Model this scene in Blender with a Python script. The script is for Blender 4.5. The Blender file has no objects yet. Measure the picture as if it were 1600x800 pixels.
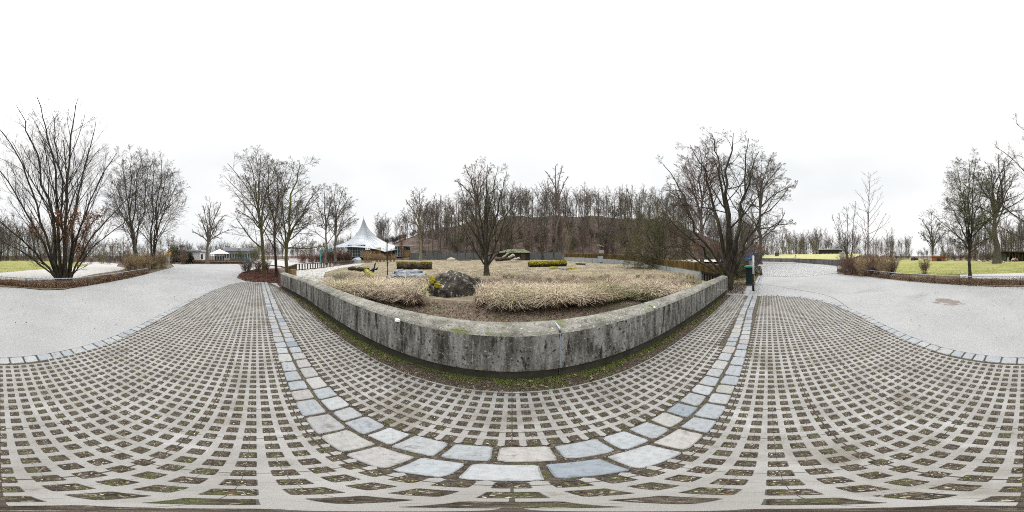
import bpy, bmesh, math, random
import numpy as np
from mathutils import Vector, Matrix
from mathutils.geometry import delaunay_2d_cdt
R = math.radians
sc = bpy.context.scene
C = sc.collection
random.seed(7)
H = 1.65                                  # eye height of the panorama camera

# ------------------------------------------------------------------ camera, world, sun, exposure
sc.render.engine = 'CYCLES'
cd = bpy.data.cameras.new('camera'); cam = bpy.data.objects.new('camera', cd); C.objects.link(cam)
cam.location = (0, 0, H); cam.rotation_euler = (R(90), 0, 0)
cd.type = 'PANO'; cd.clip_start = 0.02; cd.clip_end = 3000
for tgt in (cd, getattr(cd, 'cycles', None)):
    try: tgt.panorama_type = 'EQUIRECTANGULAR'
    except Exception: pass
sc.camera = cam
w = bpy.data.worlds.new('World'); sc.world = w; w.use_nodes = True
nt = w.node_tree; N = nt.nodes; Lk = nt.links; N.clear()
out = N.new('ShaderNodeOutputWorld'); bg = N.new('ShaderNodeBackground'); bg.inputs[1].default_value = 0.10
sky = N.new('ShaderNodeTexSky'); sky.sky_type = 'NISHITA'; sky.sun_disc = False
sky.sun_elevation = R(48); sky.sun_rotation = R(160); sky.air_density = 1.0; sky.dust_density = 4.0
tc = N.new('ShaderNodeTexCoord'); sep = N.new('ShaderNodeSeparateXYZ'); Lk.new(tc.outputs['Generated'], sep.inputs[0])
# closed cloud deck: nearly white at the horizon, about three times brighter overhead
rise = N.new('ShaderNodeMapRange'); rise.inputs['From Min'].default_value = 0.45; rise.inputs['From Max'].default_value = 1.0
Lk.new(sep.outputs['Z'], rise.inputs['Value'])
pw = N.new('ShaderNodeMath'); pw.operation = 'POWER'; pw.inputs[1].default_value = 4.0; Lk.new(rise.outputs[0], pw.inputs[0])
ma = N.new('ShaderNodeMath'); ma.operation = 'MULTIPLY_ADD'; ma.inputs[1].default_value = 70.0; ma.inputs[2].default_value = 10.15; Lk.new(pw.outputs[0], ma.inputs[0])
mp = N.new('ShaderNodeMapping'); mp.inputs['Scale'].default_value = (1.0, 1.0, 2.2); Lk.new(tc.outputs['Generated'], mp.inputs[0])
ns = N.new('ShaderNodeTexNoise'); ns.inputs['Scale'].default_value = 1.5; ns.inputs['Detail'].default_value = 5
ns.inputs['Roughness'].default_value = 0.45; Lk.new(mp.outputs[0], ns.inputs['Vector'])
cr = N.new('ShaderNodeValToRGB'); cr.color_ramp.elements[0].position = 0.34; cr.color_ramp.elements[0].color = (0.915, 0.94, 0.955, 1)
cr.color_ramp.elements[1].position = 0.56; cr.color_ramp.elements[1].color = (1.02, 1.02, 1.02, 1)
Lk.new(ns.outputs['Fac'], cr.inputs[0])
vm = N.new('ShaderNodeVectorMath'); vm.operation = 'SCALE'; Lk.new(cr.outputs[0], vm.inputs[0]); Lk.new(ma.outputs[0], vm.inputs['Scale'])
mx = N.new('ShaderNodeMix'); mx.data_type = 'RGBA'; mx.inputs[0].default_value = 0.97
Lk.new(sky.outputs[0], mx.inputs[6]); Lk.new(vm.outputs[0], mx.inputs[7])
Lk.new(mx.outputs[2], bg.inputs[0]); Lk.new(bg.outputs[0], out.inputs[0])
sd = bpy.data.lights.new('sun', 'SUN'); sd.energy = 1.2; sd.angle = R(25); sd.color = (1.0, 0.97, 0.93)
sun = bpy.data.objects.new('sun', sd); C.objects.link(sun); sun.rotation_euler = (R(42), 0, R(180 - 160 + 180))
sc.view_settings.view_transform = 'Standard'; sc.view_settings.look = 'None'
sc.view_settings.exposure = 0.0; sc.view_settings.gamma = 1.0; sc.view_settings.use_curve_mapping = False
sc.cycles.use_denoising = False; sc.cycles.pixel_filter_type = 'BLACKMAN_HARRIS'; sc.cycles.filter_width = 1.0
sc.cycles.sampling_pattern = 'AUTOMATIC'; sc.cycles.use_adaptive_sampling = False
sc.cycles.max_bounces = 5; sc.cycles.diffuse_bounces = 3; sc.cycles.glossy_bounces = 2; sc.cycles.transparent_max_bounces = 8
sc.cycles.caustics_reflective = False; sc.cycles.caustics_refractive = False

# ------------------------------------------------------------------ coordinates
def D(px, d, z=0.0):                      # bearing of a column of the panorama, ground distance, height
    a = R((px - 800) * 0.225); return Vector((d * math.sin(a), d * math.cos(a), z))
def P(px, py, z=0.0):                     # point of the plane at height z
    return D(px, (z - H) / math.tan(R((400 - py) * 0.225)), z)
def Z(py, d): return H + d * math.tan(R((400 - py) * 0.225))
def Epx(px, py, d): return D(px, d, Z(py, d))
def smooth(a, b, v):
    t = min(1.0, max(0.0, (v - a) / (b - a))); return t * t * (3 - 2 * t)
CREST = [(520, 399), (600, 386), (650, 366), (690, 356), (740, 345), (800, 338), (900, 337), (1000, 341), (1060, 350), (1110, 372), (1160, 388), (1200, 399)]
def crest(px):
    for (a, ya), (b, yb) in zip(CREST, CREST[1:]):
        if a <= px <= b: return ya + (yb - ya) * (px - a) / (b - a)
    return 400
def gz(x, y):                             # ground height of the place
    z = 0.0
    if y > 2.2: z += 0.010 * min(y - 2.2, 45) * smooth(2.2, 6, y)
    d = math.hypot(x, y)
    px = 800 + math.degrees(math.atan2(x, y)) / 0.225
    if d > 53 and 520 < px < 1200:
        c = 1.65 + 86 * math.tan(R((400 - crest(px)) * 0.225))
        z += max(0, c - 0.5) * smooth(52, 88, d) + smooth(58, 75, d) * (.55 * math.sin(x * .31 + 1) + .4 * math.sin(x * .83) * math.cos(y * .4)) * (1 if 640 < px < 1110 else .2)
    return z

# ------------------------------------------------------------------ materials
def rgb(c): return (c[0], c[1], c[2], 1)
def mat(name, stops, scale=6, rough=0.9, bump=0.3, bscale=None, stretch=(1, 1, 1), detail=6, tint=None, rnd=0.0, spots=None, world=False, spec=0.3, bdist=0.01, extra=None):
    m = bpy.data.materials.new(name); m.use_nodes = True; t = m.node_tree; n = t.nodes; l = t.links
    b = n['Principled BSDF']; b.inputs['Roughness'].default_value = rough; b.inputs['Specular IOR Level'].default_value = spec
    co = n.new('ShaderNodeTexCoord'); mpn = n.new('ShaderNodeMapping'); mpn.inputs['Scale'].default_value = stretch
    l.new(co.outputs['Object'], mpn.inputs[0])
    no = n.new('ShaderNodeTexNoise'); no.inputs['Scale'].default_value = scale; no.inputs['Detail'].default_value = detail; no.inputs['Roughness'].default_value = 0.62
    l.new(mpn.outputs[0], no.inputs['Vector'])
    r = n.new('ShaderNodeValToRGB'); e = r.color_ramp.elements
    lo, hi = 0.32, 0.68
    for i, s in enumerate(stops):
        pos = lo + (hi - lo) * i / max(1, len(stops) - 1)
        if i < 2: e[i].position = pos; e[i].color = rgb(s)
        else: q = e.new(pos); q.color = rgb(s)
    if len(stops) == 1: e[1].color = rgb(stops[0])
    l.new(no.outputs['Fac'], r.inputs[0]); col = r.outputs[0]
    if spots:                              # (colour, scale, threshold, stretch)
        for (sc_, ss, th, st) in spots:
            m2 = n.new('ShaderNodeMapping'); m2.inputs['Scale'].default_value = st; m2.inputs['Location'].default_value = (ss, 3.1, 1.7); l.new(co.outputs['Object'], m2.inputs[0])
            n2 = n.new('ShaderNodeTexNoise'); n2.inputs['Scale'].default_value = ss; n2.inputs['Detail'].default_value = 5; n2.inputs['Roughness'].default_value = .65; l.new(m2.outputs[0], n2.inputs['Vector'])
            mr = n.new('ShaderNodeMapRange'); mr.inputs['From Min'].default_value = th; mr.inputs['From Max'].default_value = th + 0.09; l.new(n2.outputs['Fac'], mr.inputs['Value'])
            mm = n.new('ShaderNodeMix'); mm.data_type = 'RGBA'; l.new(mr.outputs[0], mm.inputs[0]); l.new(col, mm.inputs[6]); mm.inputs[7].default_value = rgb(sc_); col = mm.outputs[2]
    if tint:                               # per piece colour of its own, stored on the mesh
        at = n.new('ShaderNodeAttribute'); at.attribute_name = 'tint'
        mm = n.new('ShaderNodeMix'); mm.data_type = 'RGBA'; mm.blend_type = 'MULTIPLY'; mm.inputs[0].default_value = tint
        l.new(col, mm.inputs[6]); l.new(at.outputs['Color'], mm.inputs[7]); col = mm.outputs[2]
    if rnd:
        oi = n.new('ShaderNodeObjectInfo'); mr = n.new('ShaderNodeMapRange'); mr.inputs['To Min'].default_value = 1 - rnd; mr.inputs['To Max'].default_value = 1 + rnd
        l.new(oi.outputs['Random'], mr.inputs['Value']); hs = n.new('ShaderNodeHueSaturation'); l.new(mr.outputs[0], hs.inputs['Value']); l.new(col, hs.inputs['Color']); col = hs.outputs[0]
    if extra: col = extra(n, l, co, col)
    l.new(col, b.inputs['Base Color'])
    if bump:
        nb = n.new('ShaderNodeTexNoise'); nb.inputs['Scale'].default_value = bscale or scale * 4; nb.inputs['Detail'].default_value = 5; l.new(mpn.outputs[0], nb.inputs['Vector'])
        bp = n.new('ShaderNodeBump'); bp.inputs['Strength'].default_value = bump; bp.inputs['Distance'].default_value = bdist
        l.new(nb.outputs['Fac'], bp.inputs['Height']); l.new(bp.outputs[0], b.inputs['Normal'])
    return m
def joints(n, l, co, col):                 # the thin joints between the paving blocks
    sp = n.new('ShaderNodeSeparateXYZ'); l.new(co.outputs['Object'], sp.inputs[0])
    nn = n.new('ShaderNodeTexNoise'); nn.inputs['Scale'].default_value = 1.3; l.new(co.outputs['Object'], nn.inputs['Vector'])
    facs = []
    for ax, half, wid, ofs in (('X', 0.2, 0.0028, 0), ('Y', 0.3, 0.0045, 0.33), ('Y', 0.05, 0.0008, 0.03), ('X', .05, .0005, 0)):
        a = n.new('ShaderNodeMath'); a.operation = 'ADD'; l.new(sp.outputs[ax], a.inputs[0]); a.inputs[1].default_value = ofs
        p = n.new('ShaderNodeMath'); p.operation = 'PINGPONG'; l.new(a.outputs[0], p.inputs[0]); p.inputs[1].default_value = half
        wn = n.new('ShaderNodeMath'); wn.operation = 'MULTIPLY'; l.new(nn.outputs['Fac'], wn.inputs[0]); wn.inputs[1].default_value = wid * 2
        c = n.new('ShaderNodeMath'); c.operation = 'LESS_THAN'; l.new(p.outputs[0], c.inputs[0]); l.new(wn.outputs[0], c.inputs[1]); facs.append(c.outputs[0])
    f = facs[0]
    for g in facs[1:]:
        q = n.new('ShaderNodeMath'); q.operation = 'MAXIMUM'; l.new(f, q.inputs[0]); l.new(g, q.inputs[1]); f = q.outputs[0]
    mm = n.new('ShaderNodeMix'); mm.data_type = 'RGBA'; l.new(f, mm.inputs[0]); l.new(col, mm.inputs[6]); mm.inputs[7].default_value = (.06, .05, .04, 1)
    return mm.outputs[2]
def seams(n, l, co, col):                  # puddle-dark worn patch and the repaired strip of the tarmac
    nn = n.new('ShaderNodeTexNoise'); nn.inputs['Scale'].default_value = 2.5; nn.inputs['Detail'].default_value = 8; l.new(co.outputs['Object'], nn.inputs['Vector'])
    c = P(1480, 471); v = n.new('ShaderNodeVectorMath'); v.operation = 'SUBTRACT'; l.new(co.outputs['Object'], v.inputs[0]); v.inputs[1].default_value = (c.x, c.y, c.z)
    v2 = n.new('ShaderNodeVectorMath'); v2.operation = 'MULTIPLY'; l.new(v.outputs[0], v2.inputs[0]); v2.inputs[1].default_value = (.85, 1.15, 1)
    le = n.new('ShaderNodeVectorMath'); le.operation = 'LENGTH'; l.new(v2.outputs[0], le.inputs[0])
    ad = n.new('ShaderNodeMath'); ad.operation = 'MULTIPLY_ADD'; l.new(nn.outputs['Fac'], ad.inputs[0]); ad.inputs[1].default_value = 1.5; l.new(le.outputs['Value'], ad.inputs[2])
    mr = n.new('ShaderNodeMapRange'); mr.inputs['From Min'].default_value = 1.12; mr.inputs['From Max'].default_value = 1.24; mr.inputs['To Min'].default_value = 1; mr.inputs['To Max'].default_value = 0; l.new(ad.outputs[0], mr.inputs['Value'])
    mm = n.new('ShaderNodeMix'); mm.data_type = 'RGBA'; l.new(mr.outputs[0], mm.inputs[0]); l.new(col, mm.inputs[6]); mm.inputs[7].default_value = (.17, .15, .135, 1)
    return mm.outputs[2]

X = {}
X['soil'] = mat('soil', [(.05, .038, .028), (.11, .085, .06), (.16, .13, .09)], 9, bump=.8, bscale=60, spots=[((.05, .08, .015), 5, .56, (1, 1, 1)), ((.3, .27, .22), 90, .62, (1, 1, 1))])
X['hole'] = mat('hole_soil', [(.03, .024, .018), (.075, .058, .045), (.14, .12, .09)], 38, bump=1, bscale=170, bdist=.02, spots=[((.085, .088, .035), 14, .54, (1, 1, 1)), ((.36, .33, .28), 95, .59, (1, 1, 1))])
X['grid'] = mat('grid_concrete', [(.19, .182, .168), (.235, .227, .213), (.28, .272, .258)], 3, bump=.35, bscale=220, spots=[((.165, .15, .13), 1.1, .57, (1, 1, 1)), ((.14, .13, .11), 7, .62, (1, 1, 1)), ((.30, .295, .285), 2.3, .60, (1, 1, 1)), ((.42, .41, .39), 160, .64, (1, 1, 1)), ((.2, .19, .175), 140, .66, (1, 1, 1))], extra=joints)
X['sett'] = mat('granite_sett', [(.80, .80, .80), (1, 1, 1), (1.12, 1.12, 1.12)], 26, rough=.75, bump=.5, bscale=60, tint=1.0, spots=[((.55, .52, .47), 9, .60, (1, 1, 1)), ((.5, .47, .42), 60, .62, (1, 1, 1)), ((1.25, 1.25, 1.25), 85, .64, (1, 1, 1))])
X['asphalt'] = mat('asphalt', [(.25, .25, .248), (.278, .278, .276), (.305, .305, .302)], .45, rough=.88, bump=.5, bscale=240, detail=10, spots=[((.225, .22, .215), 110, .68, (1, 1, 1)), ((.235, .23, .225), .5, .63, (1, .4, 1))], extra=seams)
X['gravel'] = mat('gravel', [(.34, .325, .30), (.42, .405, .385)], 8, bump=.4, bscale=90)
X['cobble'] = mat('cobble', [(.24, .24, .24), (.33, .33, .33), (.40, .40, .39)], 7, bump=.4, tint=1.0)
X['cobblebed'] = mat('cobble_bed', [(.12, .11, .10), (.2, .19, .18)], 5, bump=.4, spots=[((.32, .32, .31), 9, .5, (1, 1, 1))])
X['lawn'] = mat('lawn', [(.145, .165, .032), (.225, .225, .065), (.30, .275, .12)], .35, bump=.8, bscale=40, detail=10, spots=[((.30, .27, .13), 3.5, .57, (1, 1, 1)), ((.10, .16, .02), 6, .62, (1, 1, 1))])
X['mound'] = mat('mound_lawn', [(.26, .27, .10), (.34, .325, .145), (.40, .36, .19)], .4, bump=.6, bscale=30, detail=8)
X['field'] = mat('dry_field', [(.12, .098, .068), (.215, .178, .122), (.32, .27, .18)], .8, bump=.9, bscale=22, detail=11, spots=[((.19, .20, .06), .6, .60, (1, 1, 1)), ((.13, .10, .07), 9, .60, (1, 1, 1))])
X['litter'] = mat('leaf_litter', [(.04, .03, .024), (.09, .063, .051), (.15, .102, .083)], .5, bump=1, bscale=12, detail=12, spots=[((.05, .045, .03), .25, .56, (1, 1, 1)), ((.18, .105, .08), 3, .6, (1, 1, 1))])
X['mulchbed'] = mat('mulch_soil', [(.05, .03, .022), (.10, .055, .04)], 20, bump=1, bscale=80)
def streaks(n, l, co, col): return col
X['wall'] = mat('wall_concrete', [(.06, .056, .047), (.15, .142, .125), (.29, .28, .26), (.42, .41, .39)], 8, bump=1, bscale=45, bdist=.03, detail=14, stretch=(1.3, 1, .16),
    spots=[((.045, .041, .033), 4.5, .555, (1.6, 1, .34)), ((.46, .45, .43), 14, .60, (1.3, 1, .14)), ((.028, .025, .02), 24, .555, (1, 1, .8)), ((.54, .52, .48), 31, .59, (1, 1, 1)), ((.045, .042, .036), 11, .62, (1, 1, .8))])
X['cap'] = mat('cap_concrete', [(.10, .096, .08), (.20, .19, .165), (.30, .29, .26)], 4.5, bump=1, bscale=50, bdist=.02, detail=12, spots=[((.045, .042, .033), 24, .575, (1, 1, 1)), ((.52, .51, .47), 30, .60, (1, 1, 1)), ((.07, .065, .05), 6, .60, (1, 1, 1)), ((.12, .135, .045), 3.0, .59, (1, 1, 1))])
X['foot'] = mat('footing', [(.05, .045, .035), (.10, .09, .075)], 6, bump=.6, spots=[((.05, .07, .015), 9, .56, (1, 1, 1))])
X['moatconc'] = mat('pale_concrete', [(.30, .29, .27), (.40, .39, .37), (.48, .47, .45)], 1.2, bump=.3, detail=9, spots=[((.28, .29, .26), 1.5, .60, (1, 1, .3)), ((.2, .2, .17), 9, .66, (1, 1, 1))])
X['moatgrey'] = mat('blue_grey_concrete', [(.28, .315, .33), (.40, .43, .44)], 1.0, bump=.2, detail=9, spots=[((.16, .19, .16), 2.2, .58, (1, 1, .12))])
X['step'] = mat('step_concrete', [(.20, .20, .14), (.34, .33, .27)], 5, bump=.6, spots=[((.12, .15, .05), 6, .55, (1, 1, 1))])
def bark(name, a, b, c, moss=None, th=.56, rnd=.25): return mat(name, [a, b, c], 7, bump=1, bscale=26, bdist=.03, stretch=(1, 1, .35), rnd=rnd, spots=[(moss, 2.2, th, (1, 1, 1))] if moss else None)
X['bark_dark'] = bark('bark_dark', (.022, .018, .013), (.05, .042, .032), (.10, .085, .065), (.07, .085, .02), .57)
X['bark_moss'] = bark('bark_moss', (.05, .045, .022), (.10, .095, .045), (.17, .15, .09), (.13, .14, .03), .50)
X['bark_grey'] = bark('bark_grey', (.07, .06, .05), (.13, .115, .095), (.20, .18, .155), (.11, .11, .05), .60)
X['bark_tan'] = bark('bark_tan', (.13, .11, .06), (.23, .20, .13), (.33, .30, .22))
X['bark_pink'] = bark('bark_pink', (.08, .06, .055), (.14, .105, .095), (.20, .16, .15))
X['twig'] = mat('twig', [(.085, .072, .060), (.165, .14, .12)], 2, bump=0, rnd=.25)
X['twig_dark'] = mat('twig_dark', [(.045, .038, .032), (.10, .084, .07)], 2, bump=0, rnd=.2)
X['twig_far'] = mat('twig_far', [(.075, .062, .053), (.135, .115, .10), (.19, .165, .14)], .12, bump=0, detail=3)
X['twig_green'] = mat('twig_green', [(.085, .085, .04), (.16, .15, .085)], 2, bump=0, rnd=.25)
X['twig_red'] = mat('twig_red', [(.11, .065, .05), (.20, .13, .10)], 2, bump=0, rnd=.25)
X['twig_tan'] = mat('twig_tan', [(.22, .16, .09), (.38, .29, .18)], 3, bump=0, rnd=.2)
X['brownleaf'] = mat('brown_leaf', [(.75, .7, .65), (1, 1, 1)], 9, bump=0, tint=1.0, rough=.7)
X['straw'] = mat('straw', [(.85, .85, .85), (1.1, 1.1, 1.1)], 4, bump=0, tint=1.0, rough=.8)
X['evergreen'] = mat('evergreen', [(.015, .022, .012), (.045, .06, .025)], 4, bump=0, rnd=.2)
X['mossy'] = mat('moss', [(.10, .10, .01), (.28, .25, .02), (.42, .36, .03)], 5, bump=1, bscale=30, bdist=.04, detail=10, spots=[((.03, .028, .015), 7, .58, (1, 1, 1))])
X['mossgreen'] = mat('moss_green', [(.8, .8, .8), (1.1, 1.1, 1.1)], 12, bump=0, tint=1.0)
X['rock'] = mat('rock', [(.018, .015, .012), (.055, .048, .038), (.14, .13, .11)], 3, bump=1, bscale=14, bdist=.05, detail=12, spots=[((.42, .41, .37), 7, .565, (1, 1, 1)), ((.025, .022, .018), 5, .58, (1, 1, 1)), ((.25, .22, .02), 2.1, .62, (1, 1, 1))])
X['slate'] = mat('slate_rock', [(.10, .115, .13), (.22, .24, .26), (.36, .38, .40)], 2, bump=1, bscale=12, bdist=.04, detail=10, stretch=(1, 1, 3), spots=[((.03, .03, .03), 4, .60, (1, 1, 3))])
X['logwood'] = mat('rotten_wood', [(.02, .015, .011), (.055, .041, .029), (.12, .09, .062)], 4, bump=1, bscale=22, bdist=.04, stretch=(.25, 1, 1), spots=[((.20, .18, .025), 2.4, .61, (1, 1, 1))])
X['palewood'] = mat('pale_wood', [(.35, .30, .22), (.55, .50, .42)], 4, bump=.6)
X['palisade'] = mat('palisade_wood', [(.055, .042, .014), (.13, .095, .035), (.21, .16, .075)], 3, bump=.7, bscale=20, stretch=(1, 1, .25), tint=.9)
X['post'] = mat('dark_timber', [(.05, .038, .028), (.11, .085, .06)], 6, bump=.6, stretch=(1, 1, .3))
X['steel'] = mat('galvanised_steel', [(.20, .23, .27), (.34, .37, .42)], 12, rough=.45, bump=.1, spec=.6)
X['darksteel'] = mat('dark_steel', [(.03, .03, .03), (.06, .055, .05)], 12, rough=.6, bump=.1)
X['white'] = mat('white_paint', [(.70, .71, .72), (.80, .80, .80)], 3, rough=.6, bump=.05)
X['black'] = mat('black_paint', [(.012, .012, .013), (.025, .025, .026)], 6, rough=.5, bump=.05)
X['bingreen'] = mat('bin_green', [(.006, .022, .022), (.012, .036, .034)], 3, rough=.5, bump=.05)
X['lidgreen'] = mat('lid_green', [(.01, .12, .085), (.02, .17, .12)], 3, rough=.45, bump=.05)
X['blue'] = mat('sign_blue', [(.02, .16, .55), (.03, .20, .62)], 3, rough=.4, bump=0)
X['yellow'] = mat('sign_yellow', [(.75, .42, .01), (.85, .52, .02)], 3, rough=.4, bump=0)
X['orange'] = mat('sign_orange', [(.75, .20, .03), (.8, .25, .04)], 3, rough=.4, bump=0)
X['greybox'] = mat('grey_panel', [(.30, .29, .28), (.42, .41, .40)], 5, rough=.6, bump=.1)
X['teal'] = mat('teal_paint', [(.05, .26, .24), (.08, .34, .31)], 3, rough=.5, bump=.05)
X['roofweb'] = mat('roof_membrane', [(.29, .315, .34), (.39, .415, .44)], 1.5, rough=.35, bump=.05, spec=.5)
X['glass'] = mat('window_glass', [(.03, .05, .055), (.07, .10, .11)], 1, rough=.08, bump=0, spec=.8)
X['frame'] = mat('frame_grey', [(.38, .42, .43), (.48, .52, .53)], 3, rough=.5, bump=0)
X['ochre'] = mat('ochre_wall', [(.38, .26, .12), (.50, .36, .18)], 3, bump=.3)
X['greyroof'] = mat('grey_roof', [(.34, .37, .41), (.46, .49, .53)], 2, bump=.1)
X['mossroof'] = mat('moss_roof', [(.08, .09, .05), (.17, .18, .11)], 2, bump=.6)
X['darkwood'] = mat('dark_boards', [(.015, .013, .012), (.04, .034, .03)], 3, bump=.5, stretch=(4, 4, .3))
X['slatgrey'] = mat('grey_boards', [(.075, .085, .085), (.16, .175, .175)], 2, bump=.4, stretch=(6, 6, .3), spots=[((.06, .17, .17), .16, .60, (1, 1, .2))])
X['wallgrey'] = mat('dark_concrete', [(.05, .05, .048), (.11, .11, .105), (.17, .17, .16)], 1.5, bump=.4, detail=9, stretch=(1, 1, .3))
X['skin'] = mat('skin', [(.50, .32, .24), (.56, .37, .28)], 3, rough=.6, bump=0)
X['hair'] = mat('hair', [(.05, .035, .02), (.09, .06, .04)], 9, bump=.2)
for k, c in dict(coat_grey=(.42, .45, .48), coat_red=(.40, .05, .06), coat_navy=(.03, .04, .10), coat_blue=(.06, .13, .35), coat_pink=(.55, .12, .20), coat_black=(.02, .02, .025), coat_white=(.65, .65, .65), trousers=(.03, .04, .07)).items():
    X[k] = mat(k + '_cloth', [tuple(v * .8 for v in c), c], 20, bump=.2)
X['fur_brown'] = mat('fur_brown', [(.10, .045, .025), (.20, .09, .05)], 5, bump=.4, spots=[((.65, .62, .58), 2.0, .52, (1, 1, 1))])
X['fur_white'] = mat('fur_white', [(.45, .42, .38), (.65, .62, .58)], 6, bump=.4, spots=[((.06, .04, .03), 2.2, .58, (1, 1, 1))])
X['fur_black'] = mat('fur_black', [(.015, .014, .013), (.04, .035, .03)], 6, bump=.4)

# ------------------------------------------------------------------ object helpers
def link(o, parent=None, loc=None):
    C.objects.link(o)
    if parent is not None: o.parent = parent
    return o
def tag(o, label=None, cat=None, group=None, kind=None):
    if label: o['label'] = label
    if cat: o['category'] = cat
    if group: o['group'] = group
    if kind: o['kind'] = kind
    return o
def thing(name, label, cat, loc=(0, 0, 0), rz=0, group=None):
    o = bpy.data.objects.new(name, None); C.objects.link(o); o.location = loc; o.rotation_euler = (0, 0, rz); o.empty_display_size = .2
    return tag(o, label, cat, group)
def npmesh(name, V, faces, m, parent=None, tint=None, smooth_=False, mats=None, fmat=None):
    """V (n,3); faces = list of (k,3|4) int arrays"""
    V = np.asarray(V, dtype=np.float32); me = bpy.data.meshes.new(name)
    faces = [np.asarray(f, dtype=np.int32) for f in faces if len(f)]
    me.vertices.add(len(V)); me.vertices.foreach_set('co', V.ravel())
    nl = sum(f.size for f in faces); nf = sum(len(f) for f in faces)
    me.loops.add(nl); me.polygons.add(nf)
    me.loops.foreach_set('vertex_index', np.concatenate([f.ravel() for f in faces]))
    tot = np.concatenate([np.full(len(f), f.shape[1], dtype=np.int32) for f in faces])
    st = np.concatenate([[0], np.cumsum(tot)[:-1]]).astype(np.int32)
    me.polygons.foreach_set('loop_start', st)
    try: me.polygons.foreach_set('loop_total', tot)
    except Exception: pass
    me.materials.append(m)
    if mats:
        for q in mats: me.materials.append(q)
        me.polygons.foreach_set('material_index', np.asarray(fmat, dtype=np.int32))
    me.polygons.foreach_set('use_smooth', np.full(nf, bool(smooth_)))
    me.update(calc_edges=True)
    if tint is not None:
        a = me.color_attributes.new('tint', 'FLOAT_COLOR', 'POINT')
        t4 = np.ones((len(V), 4), dtype=np.float32); t4[:, :3] = tint; a.data.foreach_set('color', t4.ravel())
    o = bpy.data.objects.new(name, me); link(o, parent); return o
def bmobj(name, bm, m, parent=None, smooth_=False):
    me = bpy.data.meshes.new(name); bmesh.ops.recalc_face_normals(bm, faces=bm.faces); bm.to_mesh(me); bm.free()
    for q in (m if isinstance(m, (list, tuple)) else [m]): me.materials.append(q)
    if smooth_:
        for p in me.polygons: p.use_smooth = True
    o = bpy.data.objects.new(name, me); link(o, parent); return o
def box(bm, c, s, rz=0, bev=0.0, rx=0, ry=0, taper=1.0):
    g = bmesh.ops.create_cube(bm, size=1)['verts']
    for v in g:
        k = taper if v.co.z < 0 else 1
        v.co = Vector((v.co.x * s[0] * k, v.co.y * s[1] * k, v.co.z * s[2]))
    M4 = Matrix.Translation(c) @ Matrix.Rotation(rz, 4, 'Z') @ Matrix.Rotation(ry, 4, 'Y') @ Matrix.Rotation(rx, 4, 'X')
    bmesh.ops.transform(bm, matrix=M4, verts=g)
    if bev:
        es = list({e for v in g for e in v.link_edges}); bmesh.ops.bevel(bm, geom=es, offset=bev, segments=2, affect='EDGES', profile=.6)
def cyl(bm, a, b, r0, r1=None, n=10, caps=True):
    a = Vector(a); b = Vector(b); r1 = r0 if r1 is None else r1; d = (b - a)
    q = d.to_track_quat('Z', 'Y').to_matrix().to_4x4()
    bmesh.ops.create_cone(bm, cap_ends=caps, segments=n, radius1=r0, radius2=r1, depth=d.length, matrix=Matrix.Translation((a + b) / 2) @ q)
def part_box(name, c, s, m, parent, rz=0, bev=0.01, **k):
    bm = bmesh.new(); box(bm, c, s, rz, bev, **k); return bmobj(name, bm, m, parent)
def sheet(name, pts, m, dz=0.0, res=None, flat=None, kind='structure', zf=None):
    """a ground surface: outline in plan, draped on the ground height"""
    pts = [Vector((p[0], p[1])) for p in pts]
    b = list(pts); n = len(b)
    if res:
        bb = []
        for i in range(n):
            p, q = b[i], b[(i + 1) % n]; k = max(1, int((q - p).length / res)); bb += [p.lerp(q, j / k) for j in range(k)]
        b = bb; n = len(b)
    verts = list(b); edges = [(i, (i + 1) % n) for i in range(n)]
    if res:
        x0, x1 = min(p.x for p in b), max(p.x for p in b); y0, y1 = min(p.y for p in b), max(p.y for p in b)
        for x in np.arange(x0, x1, res):
            for y in np.arange(y0, y1, res): verts.append(Vector((x + random.uniform(-.1, .1) * res, y + random.uniform(-.1, .1) * res)))
    vo, eo, fo, *_ = delaunay_2d_cdt(verts, edges, [list(range(n))], 1, 1e-4)
    V = [(v.x, v.y, (zf(v.x, v.y) if zf else gz(v.x, v.y) if flat is None else flat) + dz) for v in vo]
    tr = [f for f in fo if len(f) == 3]; qd = [f for f in fo if len(f) == 4]
    if not tr and not qd:
        tr = [tuple(f) for f in fo]
    o = npmesh(name, V, [tr, qd], m, smooth_=True)
    tag(o, kind=kind); return o
def inpoly(x, y, poly):
    c = False; j = len(poly) - 1
    for i in range(len(poly)):
        xi, yi = poly[i]; xj, yj = poly[j]
        if (yi > y) != (yj > y) and x < (xj - xi) * (y - yi) / (yj - yi) + xi: c = not c
        j = i
    return c
def xy(p): return (p[0], p[1])
def smoothpath(pts, step=.35):
    P_ = [Vector(p) for p in pts]; outp = []
    for i in range(len(P_) - 1):
        p0, p1, p2, p3 = P_[max(0, i - 1)], P_[i], P_[i + 1], P_[min(len(P_) - 1, i + 2)]; n = max(1, int((p2 - p1).length / step))
        for k in range(n):
            t = k / n; outp.append(.5 * ((2 * p1) + (-p0 + p2) * t + (2 * p0 - 5 * p1 + 4 * p2 - p3) * t * t + (-p0 + 3 * p1 - 3 * p2 + p3) * t ** 3))
    outp.append(P_[-1]); return outp

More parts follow.
